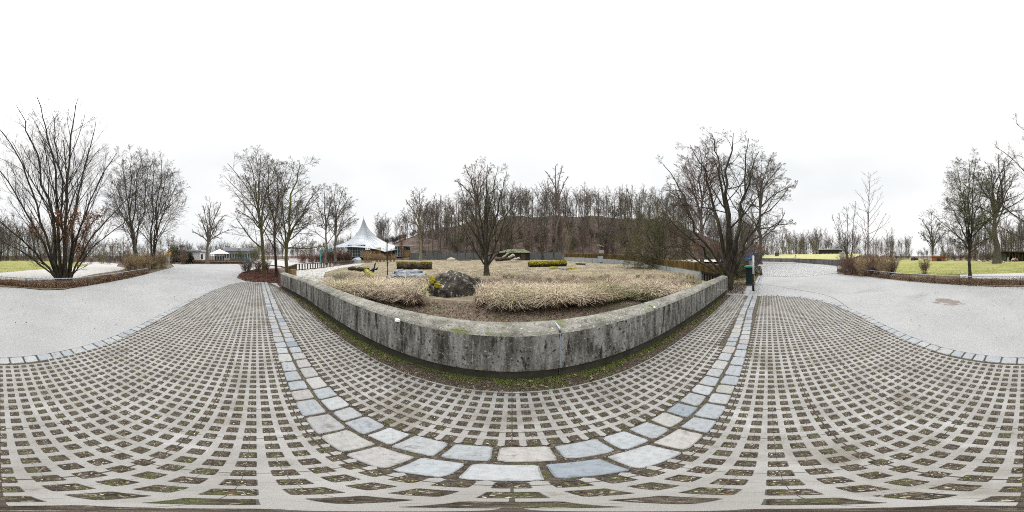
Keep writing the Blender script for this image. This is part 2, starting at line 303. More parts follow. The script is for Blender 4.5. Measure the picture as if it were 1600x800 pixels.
# ------------------------------------------------------------------ ground sheets
def ring_ground():
    V = []; F = []; rs = [0.01, 12, 24, 34, 44, 50, 53, 56, 59, 62, 65, 68, 71, 74, 77, 80, 83, 86, 89, 95, 110, 150, 250, 500, 1200, 2500]; n = 240
    for r in rs:
        for i in range(n):
            a = 2 * math.pi * i / n; x, y = r * math.sin(a), r * math.cos(a); V.append((x, y, gz(x, y) - .045 + (0 if r < 54 else .25 * math.sin(x * .9) * math.cos(y * .7))))
    for j in range(len(rs) - 1):
        for i in range(n): F.append((j * n + i, j * n + (i + 1) % n, (j + 1) * n + (i + 1) % n, (j + 1) * n + i))
    return tag(npmesh('ground', V, [F], X['litter'], smooth_=True), kind='structure')
ring_ground()
# tarmac plaza: behind, left and right of the parking strip
asph = [P(280, 412.2), P(400, 412.2), P(440, 417), (-13, 1.4), (-10, 2.4), (-8, 1.8), (6.7, 1.8), (6.75, 3.2), (9.5, 3.4), (10, .62), (13, .55), (24, 1.6), (49.5, 2.2), D(1192, 49.4), D(1240, 43.4), D(1290, 31.4), D(1317, 25.9), P(1308, 427), P(1360, 431.5), P(1430, 439), P(1480, 443), P(1540, 447), P(1600, 448), P(30, 449), P(70, 453), P(100, 452), P(120, 448), P(160, 441), P(200, 435), P(240, 425), P(272, 416.5), P(268, 412.5)]
sheet('asphalt_plaza', asph, X['asphalt'], flat=-.016)
sheet('cobbled_road_bed', [P(1187, 431), P(1250, 432.5), P(1308, 426.5), D(1308, 22), D(1290, 26), D(1250, 36), D(1220, 42), D(1192, 48)], X['cobblebed'], flat=-.008)
lawn = [P(1330, 404.6), P(1355, 419), P(1400, 427.5), P(1430, 429), P(1500, 429), P(1540, 427.5), P(1600, 426), P(0, 426), P(50, 421.5), P(95, 419), P(125, 417), P(138, 414), P(120, 409.6), P(60, 407), P(0, 406), P(1580, 405.4), P(1500, 404.4), P(1420, 403.6)]
sheet('lawn', lawn, X['lawn'], dz=.0, flat=.0)
path = [P(1500, 429.1), P(1540, 427.6), P(1600, 426.1), P(0, 426.1), P(50, 421.6), P(95, 419.1), P(125, 417.1), P(138, 414.1), P(120, 409.7), P(150, 409.2), P(185, 412), P(182, 416), P(205, 420), P(150, 428), P(110, 436), P(60, 438), P(0, 439), P(1550, 436), P(1500, 434)]
sheet('gravel_path', path, X['gravel'], flat=-.004)
sheet('gravel_yard', [P(1060, 411.8), P(1125, 412.5), P(1134, 409), P(1126, 402.2), P(1085, 403.2), P(1052, 405)], X['gravel'], flat=.45)
sheet('path_behind_hedge', [P(1320, 420.5), P(1400, 427.8), P(1395, 430), P(1318, 424.5)], X['gravel'], flat=-.002)
mound = [P(1316, 407), P(1290, 406.2), P(1240, 403.8), P(1200, 403.2)]
def moundz(x, y):
    r = math.hypot(x, y); px = 800 + math.degrees(math.atan2(x, y)) / .225; rw = 26 + (1317 - px) / 126 * 23.5
    return .96 + 1.4 * smooth(0, 30, r - rw) + .03 * math.sin(x * .5) * math.cos(y * .4)
mwall = [D(1317, 26), D(1290, 31.5), D(1240, 43.5), D(1191, 49.5)]
sheet('grass_mound', [xy(p) for p in mwall] + [D(1190, 120), D(1330, 110), D(1345, 40)], X['mound'], res=3, zf=moundz)
encl = [(-8.5, 1.9), (-4, 2.02), (6.9, 2.02), D(1130, 9.0), D(1098, 11), D(1070, 14), D(1040, 17.9), D(1015, 22.5), D(985, 28), D(935, 32), D(905, 37), D(880, 46), D(840, 51.5), D(740, 51.8), D(660, 52), D(610, 52), D(575, 45), D(560, 35), D(530, 26.5), D(500, 21.2), D(463, 18.4), D(445, 14)]
ENC = [xy(p) for p in encl]
sheet('enclosure_field', encl, X['field'], dz=.0, res=1.2)
sheet('enclosure_soil', [(-7.6, 1.98), (6.6, 1.98), (6.0, 2.6), (3.8, 3.9), (1.5, 4.9), (-1, 5.5), (-3, 5.3), (-5, 4.6), (-6.5, 3.6)], X['soil'], dz=.012, res=.5)
sheet('gravel_terrace', [P(400, 412), P(440, 416.5), P(455, 420, .1), P(463, 421.2, .1), P(500, 418, .1), P(530, 414.5, .1), P(560, 411.2, .1), P(566, 404.8), P(520, 404.4), P(440, 404.6), P(392, 405.4)], X['gravel'], flat=.085)
# pale concrete apron of the dry moat at the left and the gutter at the right
sheet('moat_apron', [P(452, 424, .1), P(463, 421.8, .1), P(500, 419, .1), P(530, 415.3, .1), P(560, 411.8, .1), P(572, 412.5, .1), P(560, 415, .1), P(530, 419, .1), P(508, 425, .1), P(505, 432, .1), P(524, 438, .1), P(512, 445, .1), P(490, 446, .1), P(455, 434, .1), P(440, 426, .1)], X['moatconc'], dz=.02)
sheet('moat_gutter', [(6.8, 2.05), (4.1, 2.05), (6.0, 3.3), (8.6, 3.7), (9.9, 4.2), (8.6, 2.9)], X['step'], dz=.03)
sheet('mulch_bed', [P(370, 434), P(374, 428), P(386, 424), P(400, 420), P(437, 419), (-8.5, 1.8), (-8.2, 1.25), (-9.9, 1.3), (-10.2, .3), (-10.6, -.6)], X['mulchbed'], flat=.02)
sheet('shrub_bed_soil', [P(1306, 427.5), P(1360, 431.8), P(1430, 439.2), P(1480, 443.2), P(1540, 447.2), P(1600, 448.2), P(30, 449.2), P(70, 453.2), P(100, 452.2), P(120, 448.2), P(160, 441.2), P(200, 435.2), P(240, 425.2), P(272, 416.7), P(262, 411), P(205, 414), P(190, 422), P(150, 428), P(110, 436), P(60, 438), P(0, 439), P(1550, 436), P(1500, 434), P(1430, 431), P(1380, 428), P(1335, 422)], X['soil'], flat=.015)

# ------------------------------------------------------------------ grass-grid paving with real openings
edge = [(-10.25, .25), (-10.1, -.96), (-9.34, -1.48), (-7.54, -1.98), (-5.66, -2.2), (-3.7, -2.26), (-1.9, -2.17), (0, -2.11), (1.2, -2.12), (2.4, -2.2), (3.6, -2.28), (4.74, -2.14), (5.6, -1.82), (6.22, -1.25), (6.58, -.4), (6.64, .26)]
R1 = edge + [(6.64, .285), (-10.25, .285)]
R2 = [(-9.3, .72), (1.8, .72), (4.5, .83), (6.62, .86), (6.62, 1.48), (3, 1.51), (-3, 1.51), (-6, 1.40), (-8.2, 1.05)]
def paving():
    V = []; F = []; cnt = 0; rg = random.Random(3)
    cells = []
    for i in range(-104, 68):
        for j in range(-24, 16):
            cx, cy = i * .1, j * .1 + .07
            if inpoly(cx, cy, R1): cells.append((cx, cy, 3 if cy > .22 else 0))
            cy = j * .1 + .05
            if inpoly(cx, cy, R2): cells.append((cx, cy, 1 if not inpoly(cx, cy - .1, R2) else 0))
    T = 0.0; B = -.012
    for cx, cy, opn in cells:
        h = .0330 + rg.uniform(-.0014, .0014); q = h - .002; jx, jy = rg.uniform(-.001, .001), rg.uniform(-.001, .001)
        o = .05; b = len(V)
        for s, t in ((-1, -1), (1, -1), (1, 1), (-1, 1)): V.append((cx + s * o, cy + t * o, T))
        c = .35                             # cut corners of the opening
        for (s, t) in ((-1, -c), (-c, -1), (c, -1), (1, -c), (1, c), (c, 1), (-c, 1), (-1, c)):
            k = h * 1.0; s2 = s if abs(s) == 1 else math.copysign(.86, s); t2 = t if abs(t) == 1 else math.copysign(.86, t)
            V.append((cx + jx + s2 * k, cy + jy + t2 * k, T))
        for n in range(8):
            x, y, _ = V[b + 4 + n]; V.append((cx + (x - cx) * .93, cy + (y - cy) * .93, B))
        i4 = b + 4
        sides_ = [(b, b + 1, i4 + 2, i4 + 1), (b + 1, b + 2, i4 + 4, i4 + 3), (b + 2, b + 3, i4 + 6, i4 + 5), (b + 3, b, i4 + 0, i4 + 7)]
        if opn == 1: sides_.pop(0)
        if opn == 3: sides_.pop(2)
        F += sides_
        V_T = [(b, i4 + 1, i4 + 0), (b + 1, i4 + 3, i4 + 2), (b + 2, i4 + 5, i4 + 4), (b + 3, i4 + 7, i4 + 6)]
        TR.extend(V_T)
        F += [(i4 + n, i4 + (n + 1) % 8, i4 + 8 + (n + 1) % 8, i4 + 8 + n) for n in range(8)]
    return V, F
TR = []
V, F = paving()
tag(npmesh('grass_grid_paving', V, [F, TR], X['grid']), kind='structure')
sheet('paving_soil', [(p[0] * 1.0, p[1]) for p in edge] + [(6.66, 1.86), (-8.3, 1.86), (-8.5, 1.2), (-10.0, .9)], X['hole'], flat=-.0115)

# ------------------------------------------------------------------ granite setts
def sett(V, F, T, TI, c, a, lx, ly, rg, top=.004, cols=None):
    n = 20; b = len(V); col = cols(rg)
    ca, sa = math.cos(a), math.sin(a)
    sk = rg.uniform(-.08, .08); sk2 = rg.uniform(-.06, .06); jit = [rg.uniform(-.004, .004) for _ in range(n)]
    def ring(scale, z):
        for i in range(n):
            t = 2 * math.pi * (i + .5) / n; ct, st = math.cos(t), math.sin(t)
            x = math.copysign(abs(ct) ** .24, ct) * lx / 2; y = math.copysign(abs(st) ** .24, st) * ly / 2
            x, y = x * (1 + sk * y / ly), y * (1 + sk2 * x / lx)
            k = (1 - scale); x -= math.copysign(min(abs(x), k), x); y -= math.copysign(min(abs(y), k), y)
            x += jit[i]; y += jit[(i * 7) % n]
            V.append((c[0] + x * ca - y * sa, c[1] + x * sa + y * ca, z)); TI.append(col)
    tz = top + rg.uniform(-.002, .003)
    ring(1.0, -.03); ring(1.0, tz - .010); ring(1 - .006, tz - .003); ring(1 - .016, tz)
    V.append((c[0], c[1], tz + .003)); TI.append(col)
    for r in range(3):
        for i in range(n): F.append((b + r * n + i, b + r * n + (i + 1) % n, b + (r + 1) * n + (i + 1) % n, b + (r + 1) * n + i))
    for i in range(n): T.append((b + 3 * n + i, b + 3 * n + (i + 1) % n, b + 4 * n))
PAL = [(.245, .258, .268)] * 5 + [(.225, .24, .253)] * 4 + [(.265, .272, .275)] * 5 + [(.17, .19, .21), (.262, .26, .25), (.262, .258, .243), (.255, .247, .24), (.215, .213, .212), (.262, .25, .238)]
def pal(rg): c = rg.choice(PAL); k = rg.uniform(.9, 1.08); return (c[0] * k, c[1] * k, c[2] * k)
def lightpal(rg): c = rg.choice(PAL[:14]); k = rg.uniform(1.0, 1.12); return (c[0] * k, c[1] * k, c[2] * k)
def band_off(x): return .0 if x < 2 else .05 * smooth(2, 5, x) * 2.2
V, F, T, TI = [], [], [], []; rg = random.Random(11)
for row, y0 in ((0, .405), (1, .607)):
    x = -10.3 if row == 0 else -10.2
    while x < 15:
        L = rg.uniform(.15, .235); sk = band_off(x)
        sett(V, F, T, TI, (x + L / 2, y0 + sk + rg.uniform(-.006, .006) + .002 * x * 0), rg.uniform(-.03, .03), L, .175 + rg.uniform(-.012, .008), rg, cols=pal)
        x += L + .022
tag(npmesh('granite_sett_band', V, [F, T], X['sett'], tint=np.array(TI)), kind='structure')
V, F, T, TI = [], [], [], []
def along(pts, step, fn):
    pts = [Vector((p[0], p[1])) for p in pts]; seg = 0; pos = 0.0
    total = sum((b - a).length for a, b in zip(pts, pts[1:])); s = 0
    def at(s):
        for a, b in zip(pts, pts[1:]):
            L = (b - a).length
            if s <= L: return a.lerp(b, s / L), (b - a).normalized()
            s -= L
        return pts[-1], (pts[-1] - pts[-2]).normalized()
    while s < total:
        L = step(); p, d = at(s + L / 2); fn(p, d, L); s += L
edge_s = edge[3:]
def put(p, d, L):
    nrm = Vector((d.y, -d.x)); q = p + nrm * .100
    sett(V, F, T, TI, (q.x, q.y), math.atan2(d.y, d.x), L - .02, .17, rg, cols=lightpal)
along(edge_s, lambda: rg.uniform(.16, .25), put)
es_ = [Vector(p) for p in edge_s]
def offs(pts, k):
    o_ = []
    for i, p in enumerate(pts):
        d = (pts[min(i + 1, len(pts) - 1)] - pts[max(0, i - 1)]).normalized(); o_.append((p.x + d.y * k, p.y - d.x * k))
    return o_
sheet('edging_joint_soil', offs(es_, -.02) + offs(es_, .205)[::-1], X['hole'], flat=-.0125)
sm = smoothpath([P(1196, 444.5), P(1215, 447), P(1240, 451.5), P(1265, 455.5), P(1290, 460.5), P(1308, 468), P(1322, 478), P(1335, 486)], .3); sm = [Vector((p.x, p.y)) for p in sm]
sheet('tar_seam', offs(sm, -.012) + offs(sm, .012)[::-1], X['soil'], flat=-.0125)
tag(npmesh('granite_sett_edging', V, [F, T], X['sett'], tint=np.array(TI)), kind='structure')
# cobbled road surface beyond the tarmac (small setts as one surface)
cob = [xy(P(1187, 431)), xy(P(1250, 432.5)), xy(P(1308, 426.5)), xy(D(1308, 22)), xy(D(1290, 26)), xy(D(1250, 36)), xy(D(1220, 42)), xy(D(1192, 48))]
V, F, TI = [], [], []
x0, x1 = min(p[0] for p in cob), max(p[0] for p in cob); y0, y1 = min(p[1] for p in cob), max(p[1] for p in cob)
st = .17
for i in range(int((x1 - x0) / st)):
    for j in range(int((y1 - y0) / st)):
        cx, cy = x0 + i * st + (j % 2) * .08, y0 + j * st
        if cx > 34 or not inpoly(cx, cy, cob): continue
        b = len(V); h = .072; k = rg.uniform(.75, 1.2)
        for s, t in ((-1, -1), (1, -1), (1, 1), (-1, 1)): V.append((cx + s * h, cy + t * h, -.006)); TI.append((k, k, k))
        for s, t in ((-1, -1), (1, -1), (1, 1), (-1, 1)): V.append((cx + s * h * .75, cy + t * h * .75, .012 + rg.uniform(-.003, .003))); TI.append((k, k, k))
        F += [(b + 4, b + 5, b + 6, b + 7)] + [(b + n, b + (n + 1) % 4, b + 4 + (n + 1) % 4, b + 4 + n) for n in range(4)]
tag(npmesh('cobbled_road', V, [F], X['cobble'], tint=np.array(TI)), kind='structure')

# ------------------------------------------------------------------ concrete parapet wall of the enclosure
def wline(x):                              # front face line
    return 1.70 - .45 * smooth(4.4, 8.6, -x) ** 1.2 + .02 * math.sin(x * .3)
def wallseg(x0, x1, root):
    prof = [(0.0, .19), (0.0, .733), (.035, .765), (.16, .80), (.275, .80), (.305, .765), (.305, -.03), (.06, -.03), (.06, .19)]
    xs = np.linspace(x0, x1, max(2, int((x1 - x0) / .25) + 1)); V = []; F = []; n = len(prof); fm = []
    rr = random.Random(int(x0 * 10))
    for x in xs:
        y = wline(x); sl = (wline(x + .1) - wline(x - .1)) / .2; nx, ny = -sl, 1.0; k = math.hypot(nx, ny)
        for o, z in prof: V.append((x + nx / k * o, y + ny / k * o, z))
    for i in range(len(xs) - 1):
        for j in range(n):
            a, b = i * n + j, i * n + (j + 1) % n
            F.append((a, b, b + n, a + n)); fm.append(1 if 1 <= j <= 4 else (2 if j in (6, 7) else 0))
    m = len(xs) - 1
    T4 = []
    V += [V[i] for i in range(n)] + [V[m * n + i] for i in range(n)]
    e0 = (m + 1) * n; e1 = e0 + n
    for e in (e0, e1):
        T4 += [(e + 0, e + 1, e + 5, e + 8), (e + 1, e + 2, e + 4, e + 5), (e + 8, e + 5, e + 6, e + 7)]; fm += [0, 0, 0]
        fm.append(0); F2.append((e + 2, e + 3, e + 4))
    F.extend(T4)
    Q = F; TRI = list(F2); F2.clear()
    fmq = fm
    # keep material order: quads first
    nm = [f for f in fm]
    return npmesh('wall_panel', V, [Q, TRI], X['wall'], parent=root, mats=[X['cap'], X['foot']], fmat=(fm[:len(Q)] + [1] * len(TRI))[:len(Q) + len(TRI)])
F2 = []
wroot = thing('parapet_wall', 'long weathered grey concrete parapet wall with chamfered cap in front of the dry grass', 'wall', (0, 0, 0))
for a, b in ((-8.25, -4.87), (-4.86, .515), (.53, 2.05), (2.055, 6.85)): wallseg(a, b, wroot)
bm = bmesh.new(); box(bm, (.522, 1.72, .46), (.022, .03, .54), bev=.003); box(bm, (.522, 1.84, .783), (.02, .26, .03), bev=.003)
bmobj('joint_strip', bm, X['steel'], wroot)
# retaining wall of the mound
rroot = thing('retaining_wall', 'dark low concrete retaining wall below the yellow-green grass mound', 'wall')
for i in range(3):
    a, b = mwall[i], mwall[i + 1]; n = max(1, int((b - a).length / 3))
    for k in range(n):
        p, q = a.lerp(b, k / n), a.lerp(b, (k + .995) / n); c = (p + q) / 2
        part_box('wall_block', (c.x, c.y, .5), ((q - p).length, .35, 1.04), X['wallgrey'], rroot, rz=math.atan2((q - p).y, (q - p).x), bev=.02)

# ------------------------------------------------------------------ trees
def tubes(branches, sides):
    """branches: list of (pts (k,3), radii (k,)) -> V, F"""
    Vs, Fs, off = [], [], 0
    for pts, rad in branches:
        k = len(pts); n = sides
        t = np.gradient(pts, axis=0); t /= (np.linalg.norm(t, axis=1)[:, None] + 1e-9)
        ref = np.array([0.0, 0, 1]) if abs(t[0, 2]) < .8 else np.array([1.0, 0.1, 0])
        u = np.cross(t, ref); u /= (np.linalg.norm(u, axis=1)[:, None] + 1e-9); v = np.cross(t, u)
        a = np.arange(n) * 2 * math.pi / n
        ring = pts[:, None, :] + rad[:, None, None] * (np.cos(a)[None, :, None] * u[:, None, :] + np.sin(a)[None, :, None] * v[:, None, :])
        Vs.append(ring.reshape(-1, 3))
        i = np.arange(k - 1)[:, None] * n + np.arange(n)[None, :]; j = np.arange(k - 1)[:, None] * n + (np.arange(n)[None, :] + 1) % n
        Fs.append(np.stack([i, j, j + n, i + n], axis=-1).reshape(-1, 4) + off); off += k * n
    if not Vs: return np.zeros((0, 3)), np.zeros((0, 4), int)
    return np.concatenate(Vs), np.concatenate(Fs)
def grow_branch(rs, p, d, L, r0, r1, seg, wander, up, bend=None):
    pts = [p]; d = d / np.linalg.norm(d)
    for i in range(seg):
        d = d + rs.normal(0, wander, 3) + np.array([0, 0, up]); d = d / np.linalg.norm(d)
        p = p + d * (L / seg); pts.append(p)
    pts = np.array(pts); return pts, r0 + (r1 - r0) * np.linspace(0, 1, seg + 1) ** .8
def children(rs, pts, rad, L, n, t0, ang, ratio, lvl, cfg, flat=0):
    outl = []; k = len(pts) - 1; ph = rs.uniform(0, 6.28)
    for i in range(n):
        t = t0 + (1 - t0) * (i + rs.uniform(.1, .9)) / n; f = t * k; a = min(k - 1, int(f)); q = f - a
        p = pts[a] * (1 - q) + pts[a + 1] * q; dd = pts[a + 1] - pts[a]; dd /= np.linalg.norm(dd) + 1e-9
        ref = np.array([0, 0, 1.0]) if abs(dd[2]) < .9 else np.array([1.0, 0, 0])
        u = np.cross(dd, ref); u /= np.linalg.norm(u); v = np.cross(dd, u); ph += 2.4 + rs.uniform(-.4, .4)
        an = R(ang) * rs.uniform(.7, 1.3); e = dd * math.cos(an) + (u * math.cos(ph) + v * math.sin(ph)) * math.sin(an)
        ll = L * ratio * (1.22 - .95 * t) * rs.uniform(.65, 1.25); r = (rad[a] * (1 - q) + rad[a + 1] * q)
        outl.append((p, e, ll, r))
    return outl
def tree_geo(rs, stems, cfg):
    """stems: list of (pts, rad). returns level lists"""
    lv = [list(stems)]
    n, ang, ratio, t0 = cfg['n'], cfg['ang'], cfg['ratio'], cfg['t0']
    for l in range(len(n)):
        cur = []
        for pts, rad in lv[-1]:
            L = np.linalg.norm(np.diff(pts, axis=0), axis=1).sum()
            nn = n[l] if l else max(3, int(n[l] * (.6 + .4 * min(1.5, L / cfg.get('Lref', L)))))
            for p, e, ll, r in children(rs, pts, rad, L, nn, t0[l], ang[l], ratio[l], l, cfg):
                rmin = cfg['rmin']; ra = max(rmin, r * cfg['rr'][l]); rb = max(rmin * .7, ra * .35)
                seg = (6, 5, 4, 3, 2)[l] if ll > .2 else 2
                cur.append(grow_branch(rs, p, e, ll, ra, rb, seg, cfg['wan'][l], cfg['up'][l]))
        lv.append(cur)
    return lv
def build_tree(name, label, cat, root_loc, lv, mt, mc, group=None, split=1, one=False, leaves=None):
    sides = [9, 5, 4, 3, 3, 3]
    if one:
        Vs, Fs, off, fm = [], [], 0, []
        for i, l in enumerate(lv):
            v, f = tubes(l, [5, 3, 3, 3, 3][i])
            if len(v): Vs.append(v); Fs.append(f + off); off += len(v); fm += [0 if i < 1 else 1] * len(f)
        o = npmesh(name, np.concatenate(Vs), [np.concatenate(Fs)], mt, mats=[mc], fmat=fm); o.location = root_loc
        return tag(o, label, cat, group)
    root = thing(name, label, cat, root_loc, group=group)
    for nm, ls, m, s0 in (('trunk', lv[:split + 1], mt, 0), ('crown', lv[split + 1:], mc, split + 1)):
        Vs, Fs, off = [], [], 0
        for i, l in enumerate(ls):
            v, f = tubes(l, sides[i + s0])
            if len(v): Vs.append(v); Fs.append(f + off); off += len(v)
        npmesh(nm, np.concatenate(Vs), [np.concatenate(Fs)], m, root, smooth_=(nm == 'trunk'))
    if leaves: npleaves('dry_leaves', leaves[0], leaves[1], leaves[2], root, leaves[3])
    return root
def npleaves(name, centers, size, cols, parent, mat_=None, seed=1, droop=0, **kw):
    rs = np.random.RandomState(seed); n = len(centers); c = np.asarray(centers)
    u = rs.normal(size=(n, 3)); u /= np.linalg.norm(u, axis=1)[:, None]; w_ = rs.normal(size=(n, 3)); v = np.cross(u, w_); v /= np.linalg.norm(v, axis=1)[:, None]
    s = size * rs.uniform(.6, 1.4, (n, 1)); nn = np.cross(u, v)
    a = c - u * s; b = c + v * s * .45 + nn * s * .2; d = c + u * s; e = c - v * s * .45 + nn * s * .2
    V = np.stack([a, b, d, e], 1).reshape(-1, 3); F = np.arange(n * 4).reshape(-1, 4)
    ci = np.asarray(cols)[rs.randint(0, len(cols), n)] * rs.uniform(.75, 1.25, (n, 1)); tint = np.repeat(ci, 4, 0)
    return npmesh(name, V, [F], mat_ or X['brownleaf'], parent, tint=tint)
def stem_to(rs, a, b, r0, r1, seg=12, wob=.12, rise=.35, flare=1.5):
    a = np.array(a, float); b = np.array(b, float); L = np.linalg.norm(b - a)
    c = a + np.array([(b[0] - a[0]) * (.5 - rise * .8), (b[1] - a[1]) * (.5 - rise * .8), (b[2] - a[2]) * .5])
    t = np.linspace(0, 1, seg + 1)[:, None]; pts = (1 - t) ** 2 * a + 2 * t * (1 - t) * c + t ** 2 * b
    nz = np.cumsum(rs.normal(0, wob * L / seg, (seg + 1, 3)), axis=0); nz -= t * nz[-1]; pts = pts + nz * np.sin(np.pi * t) ** .5 if seg > 2 else pts
    rad = r0 + (r1 - r0) * np.linspace(0, 1, seg + 1) ** .7; rad[0] *= flare; rad[1] *= 1 + (flare - 1) * .15
    return pts, rad
def hero(name, label, base, dist, targets, cfg, mt, mc, seed, split=1, leaves=None, fork=None, group=None, cat='tree', z0=None):
    """targets: (px, py, distance offset, r0)"""
    cfg = dict(cfg); cfg['rmin'] *= .82; cfg['tipr'] = cfg.get('tipr', .02) * 1.15
    rs = np.random.RandomState(seed); b = D(base, dist); b.z = gz(b.x, b.y) if z0 is None else z0
    stems = []
    for k, tg in enumerate(targets):
        px, py, do, r0 = tg[:4]; py = py - .035 * (400 - py); e = Epx(px, py, dist + do) - b
        st = (rs.uniform(-.25, .25) * r0 * 3, rs.uniform(-.25, .25) * r0 * 3, -.08)
        if 'fan' in cfg:
            hd = Vector((e.x, e.y, 0)); hd = hd.normalized() * cfg['fan'] * min(1, hd.length / 3); st = (hd.x, hd.y, -.08)
        if fork and k: 
            q, rd = stems[0]; i = tg[4] if len(tg) > 4 else fork; st = q[i]; 
        stems.append(stem_to(rs, st, e, r0, cfg.get('tipr', .02), wob=cfg.get('wob', .12), rise=cfg.get('rise', .35), flare=1.0 if (fork and k) else 1.35))
    lv = tree_geo(rs, stems, cfg)
    lf = None
    if leaves:
        nlv, count, zmax, size = leaves; pool = np.concatenate([p for p, r in lv[nlv]] + [p for p, r in lv[nlv + 1]]); pool = pool[(pool[:, 2] < zmax) & (np.hypot(pool[:, 0], pool[:, 1]) < .8 + .45 * pool[:, 2])]
        if len(pool): idx = rs.randint(0, len(pool), count); lf = (pool[idx] + rs.normal(0, .06, (count, 3)), size, [(.30, .15, .085), (.24, .13, .075), (.38, .22, .13), (.20, .10, .06)], None)
    return build_tree(name, label, cat, b, lv, mt, mc, group=group, split=split, leaves=lf)
BASE = dict(n=[14, 8, 5, 3], ang=[40, 37, 31, 27], ratio=[.45, .53, .62, .75], t0=[.2, .12, .1, .1], rr=[.5, .5, .55, .7], wan=[.08, .09, .09, .07], up=[.04, .03, .02, 0], rmin=.0055, Lref=8)
def cfg(**k): c = dict(BASE); c.update(k); return c

hero('hornbeam_tree', 'many-stemmed bare tree with dry brown leaves round its base behind the low rail', 100, 11.2,
     [(-75, 300, -1, .10), (-45, 235, 1, .11), (-12, 200, -1.5, .12), (25, 172, 0, .15), (58, 160, -1.5, .14), (82, 185, 2, .12), (122, 162, -1, .15), (150, 196, 1, .12), (182, 245, -.5, .11), (215, 300, -.5, .09), (-40, 355, -2, .07), (195, 350, -2.5, .06), (100, 230, -3.5, .09)],
     cfg(n=[13, 7, 6, 3], ang=[24, 28, 30, 28], ratio=[.36, .5, .55, .65], up=[.10, .07, .03, 0], t0=[.15, .2, .15, .1], fan=.42, rmin=.0045, tipr=.018, rise=.30, wob=.09, Lref=11), X['bark_dark'], X['twig_dark'], 71, leaves=(1, 5200, 4.6, .05))
hero('multistem_tree', 'tall bare tree with a bundle of upright stems rising behind the dry shrubs', 212, 19,
     [(190, 262, 0, .13), (205, 248, 1, .16), (222, 252, -1, .13), (232, 262, .5, .11), (178, 285, -.5, .10)], cfg(ang=[38, 38, 34, 28], rmin=.012, n=[12, 7, 6, 2], tipr=.03), X['bark_grey'], X['twig'], 2)
hero('multistem_tree', 'bare tree with two dark wavy leaning stems just left of the yellow-topped post', 238, 20,
     [(240, 262, 0, .14), (252, 255, 1, .15), (262, 275, -1, .12), (276, 292, 0, .10)], cfg(ang=[40, 38, 34, 28], rmin=.012, n=[12, 7, 6, 2], tipr=.03), X['bark_dark'], X['twig'], 3)
hero('bare_tree', 'broad bare tree with pale trunk standing before the white pavilion', 324, 34.6,
     [(330, 318, 0, .38), (312, 340, 1, .2), (352, 338, 0, .2), (345, 322, 0, .2), (318, 325, 0, .2), (300, 362, 0, .16), (362, 360, 0, .16)], cfg(rmin=.022, n=[9, 6, 5], tipr=.05, ratio=[.42, .5, .5]), X['bark_grey'], X['twig'], 4, fork=4)
hero('mossy_tree', 'tallest moss-trunked bare tree on the red mulch bed', 411, 14.6,
     [(408, 246, 0, .21), (382, 275, .5, .09), (432, 262, 0, .09), (370, 330, -.5, .08), (445, 300, 1, .08), (385, 250, .3, .07)], cfg(ang=[46, 40, 33, 28], rmin=.009, n=[13, 7, 5, 3], tipr=.02), X['bark_moss'], X['twig'], 5, fork=4)
hero('mossy_tree', 'dark crooked bare tree in the middle of the mulch bed', 432, 12.6,
     [(428, 255, 0, .13), (448, 290, .5, .07), (416, 300, 0, .07)], cfg(ang=[46, 40, 33, 28], rmin=.009, n=[13, 7, 5, 3], tipr=.02, wob=.16), X['bark_dark'], X['twig'], 6, fork=3)
hero('mossy_tree', 'spreading bare tree beside the left end of the parapet wall', 447, 11.2,
     [(470, 262, 0, .15), (498, 300, -.5, .09), (440, 300, .5, .07), (508, 385, .5, .07, 3), (482, 330, -1, .07, 3), (425, 340, -1, .05, 3)], cfg(ang=[46, 40, 33, 28], rmin=.009, n=[12, 7, 5, 3], tipr=.02, wob=.15), X['bark_moss'], X['twig'], 7, fork=3)
hero('bare_tree', 'slim bare tree behind the reddish shrubs left of the tent roof', 508, 30,
     [(506, 298, 0, .24), (494, 318, 0, .12), (518, 315, 0, .12), (490, 350, 0, .1)], cfg(rmin=.018, n=[11, 6, 5, 2], tipr=.04), X['bark_grey'], X['twig'], 8, fork=5)
hero('bare_tree', 'rounded bare tree with forked trunk in front of the tent roof', 526, 30,
     [(524, 298, 0, .26), (545, 312, 0, .15), (558, 345, 0, .12), (508, 345, 0, .1), (535, 302, 1, .12)], cfg(rmin=.018, n=[11, 6, 5, 2], tipr=.04), X['bark_grey'], X['twig'], 9, fork=4)
hero('oak_tree', 'tall straight-trunked bare tree behind the hollow mossy log', 657, 47,
     [(655, 302, 0, .50), (635, 318, 0, .25), (672, 318, 0, .25), (680, 345, 0, .2), (628, 345, 0, .2), (645, 305, 1, .22)], cfg(rmin=.03, n=[11, 7, 5, 2], tipr=.07, ratio=[.42, .5, .5, .5]), X['bark_tan'], X['twig'], 10, fork=6)
hero('enclosure_tree', 'multi-limbed bare tree standing alone in the dry enclosure grass', 763, 12.8,
     [(762, 262, 0, .21), (716, 290, .5, .11), (738, 266, 1, .11, 2), (792, 272, 0, .12, 2), (818, 300, -.5, .10), (848, 366, -.5, .06, 2), (704, 338, -.5, .07), (778, 264, .8, .10, 3), (836, 330, -.5, .07, 1), (728, 372, -.5, .045), (790, 330, -1.2, .06, 2)],
     cfg(ang=[38, 38, 34, 30], rmin=.0065, n=[11, 7, 5, 3], ratio=[.34, .52, .6, .7], t0=[.2, .15, .12, .1], tipr=.014, rise=.06, wob=.14), X['bark_dark'], X['twig_green'], 11, fork=1)
hero('bare_tree', 'very tall bare tree rising above the wood behind the lone enclosure tree', 745, 56,
     [(742, 262, 0, .6), (710, 285, 0, .34), (764, 275, 0, .3), (726, 264, 0, .3), (716, 320, 0, .25), (752, 262, 1, .3)], cfg(rmin=.04, n=[9, 6, 5], tipr=.09, ratio=[.3, .5, .5]), X['bark_pink'], X['twig_red'], 12, fork=6)
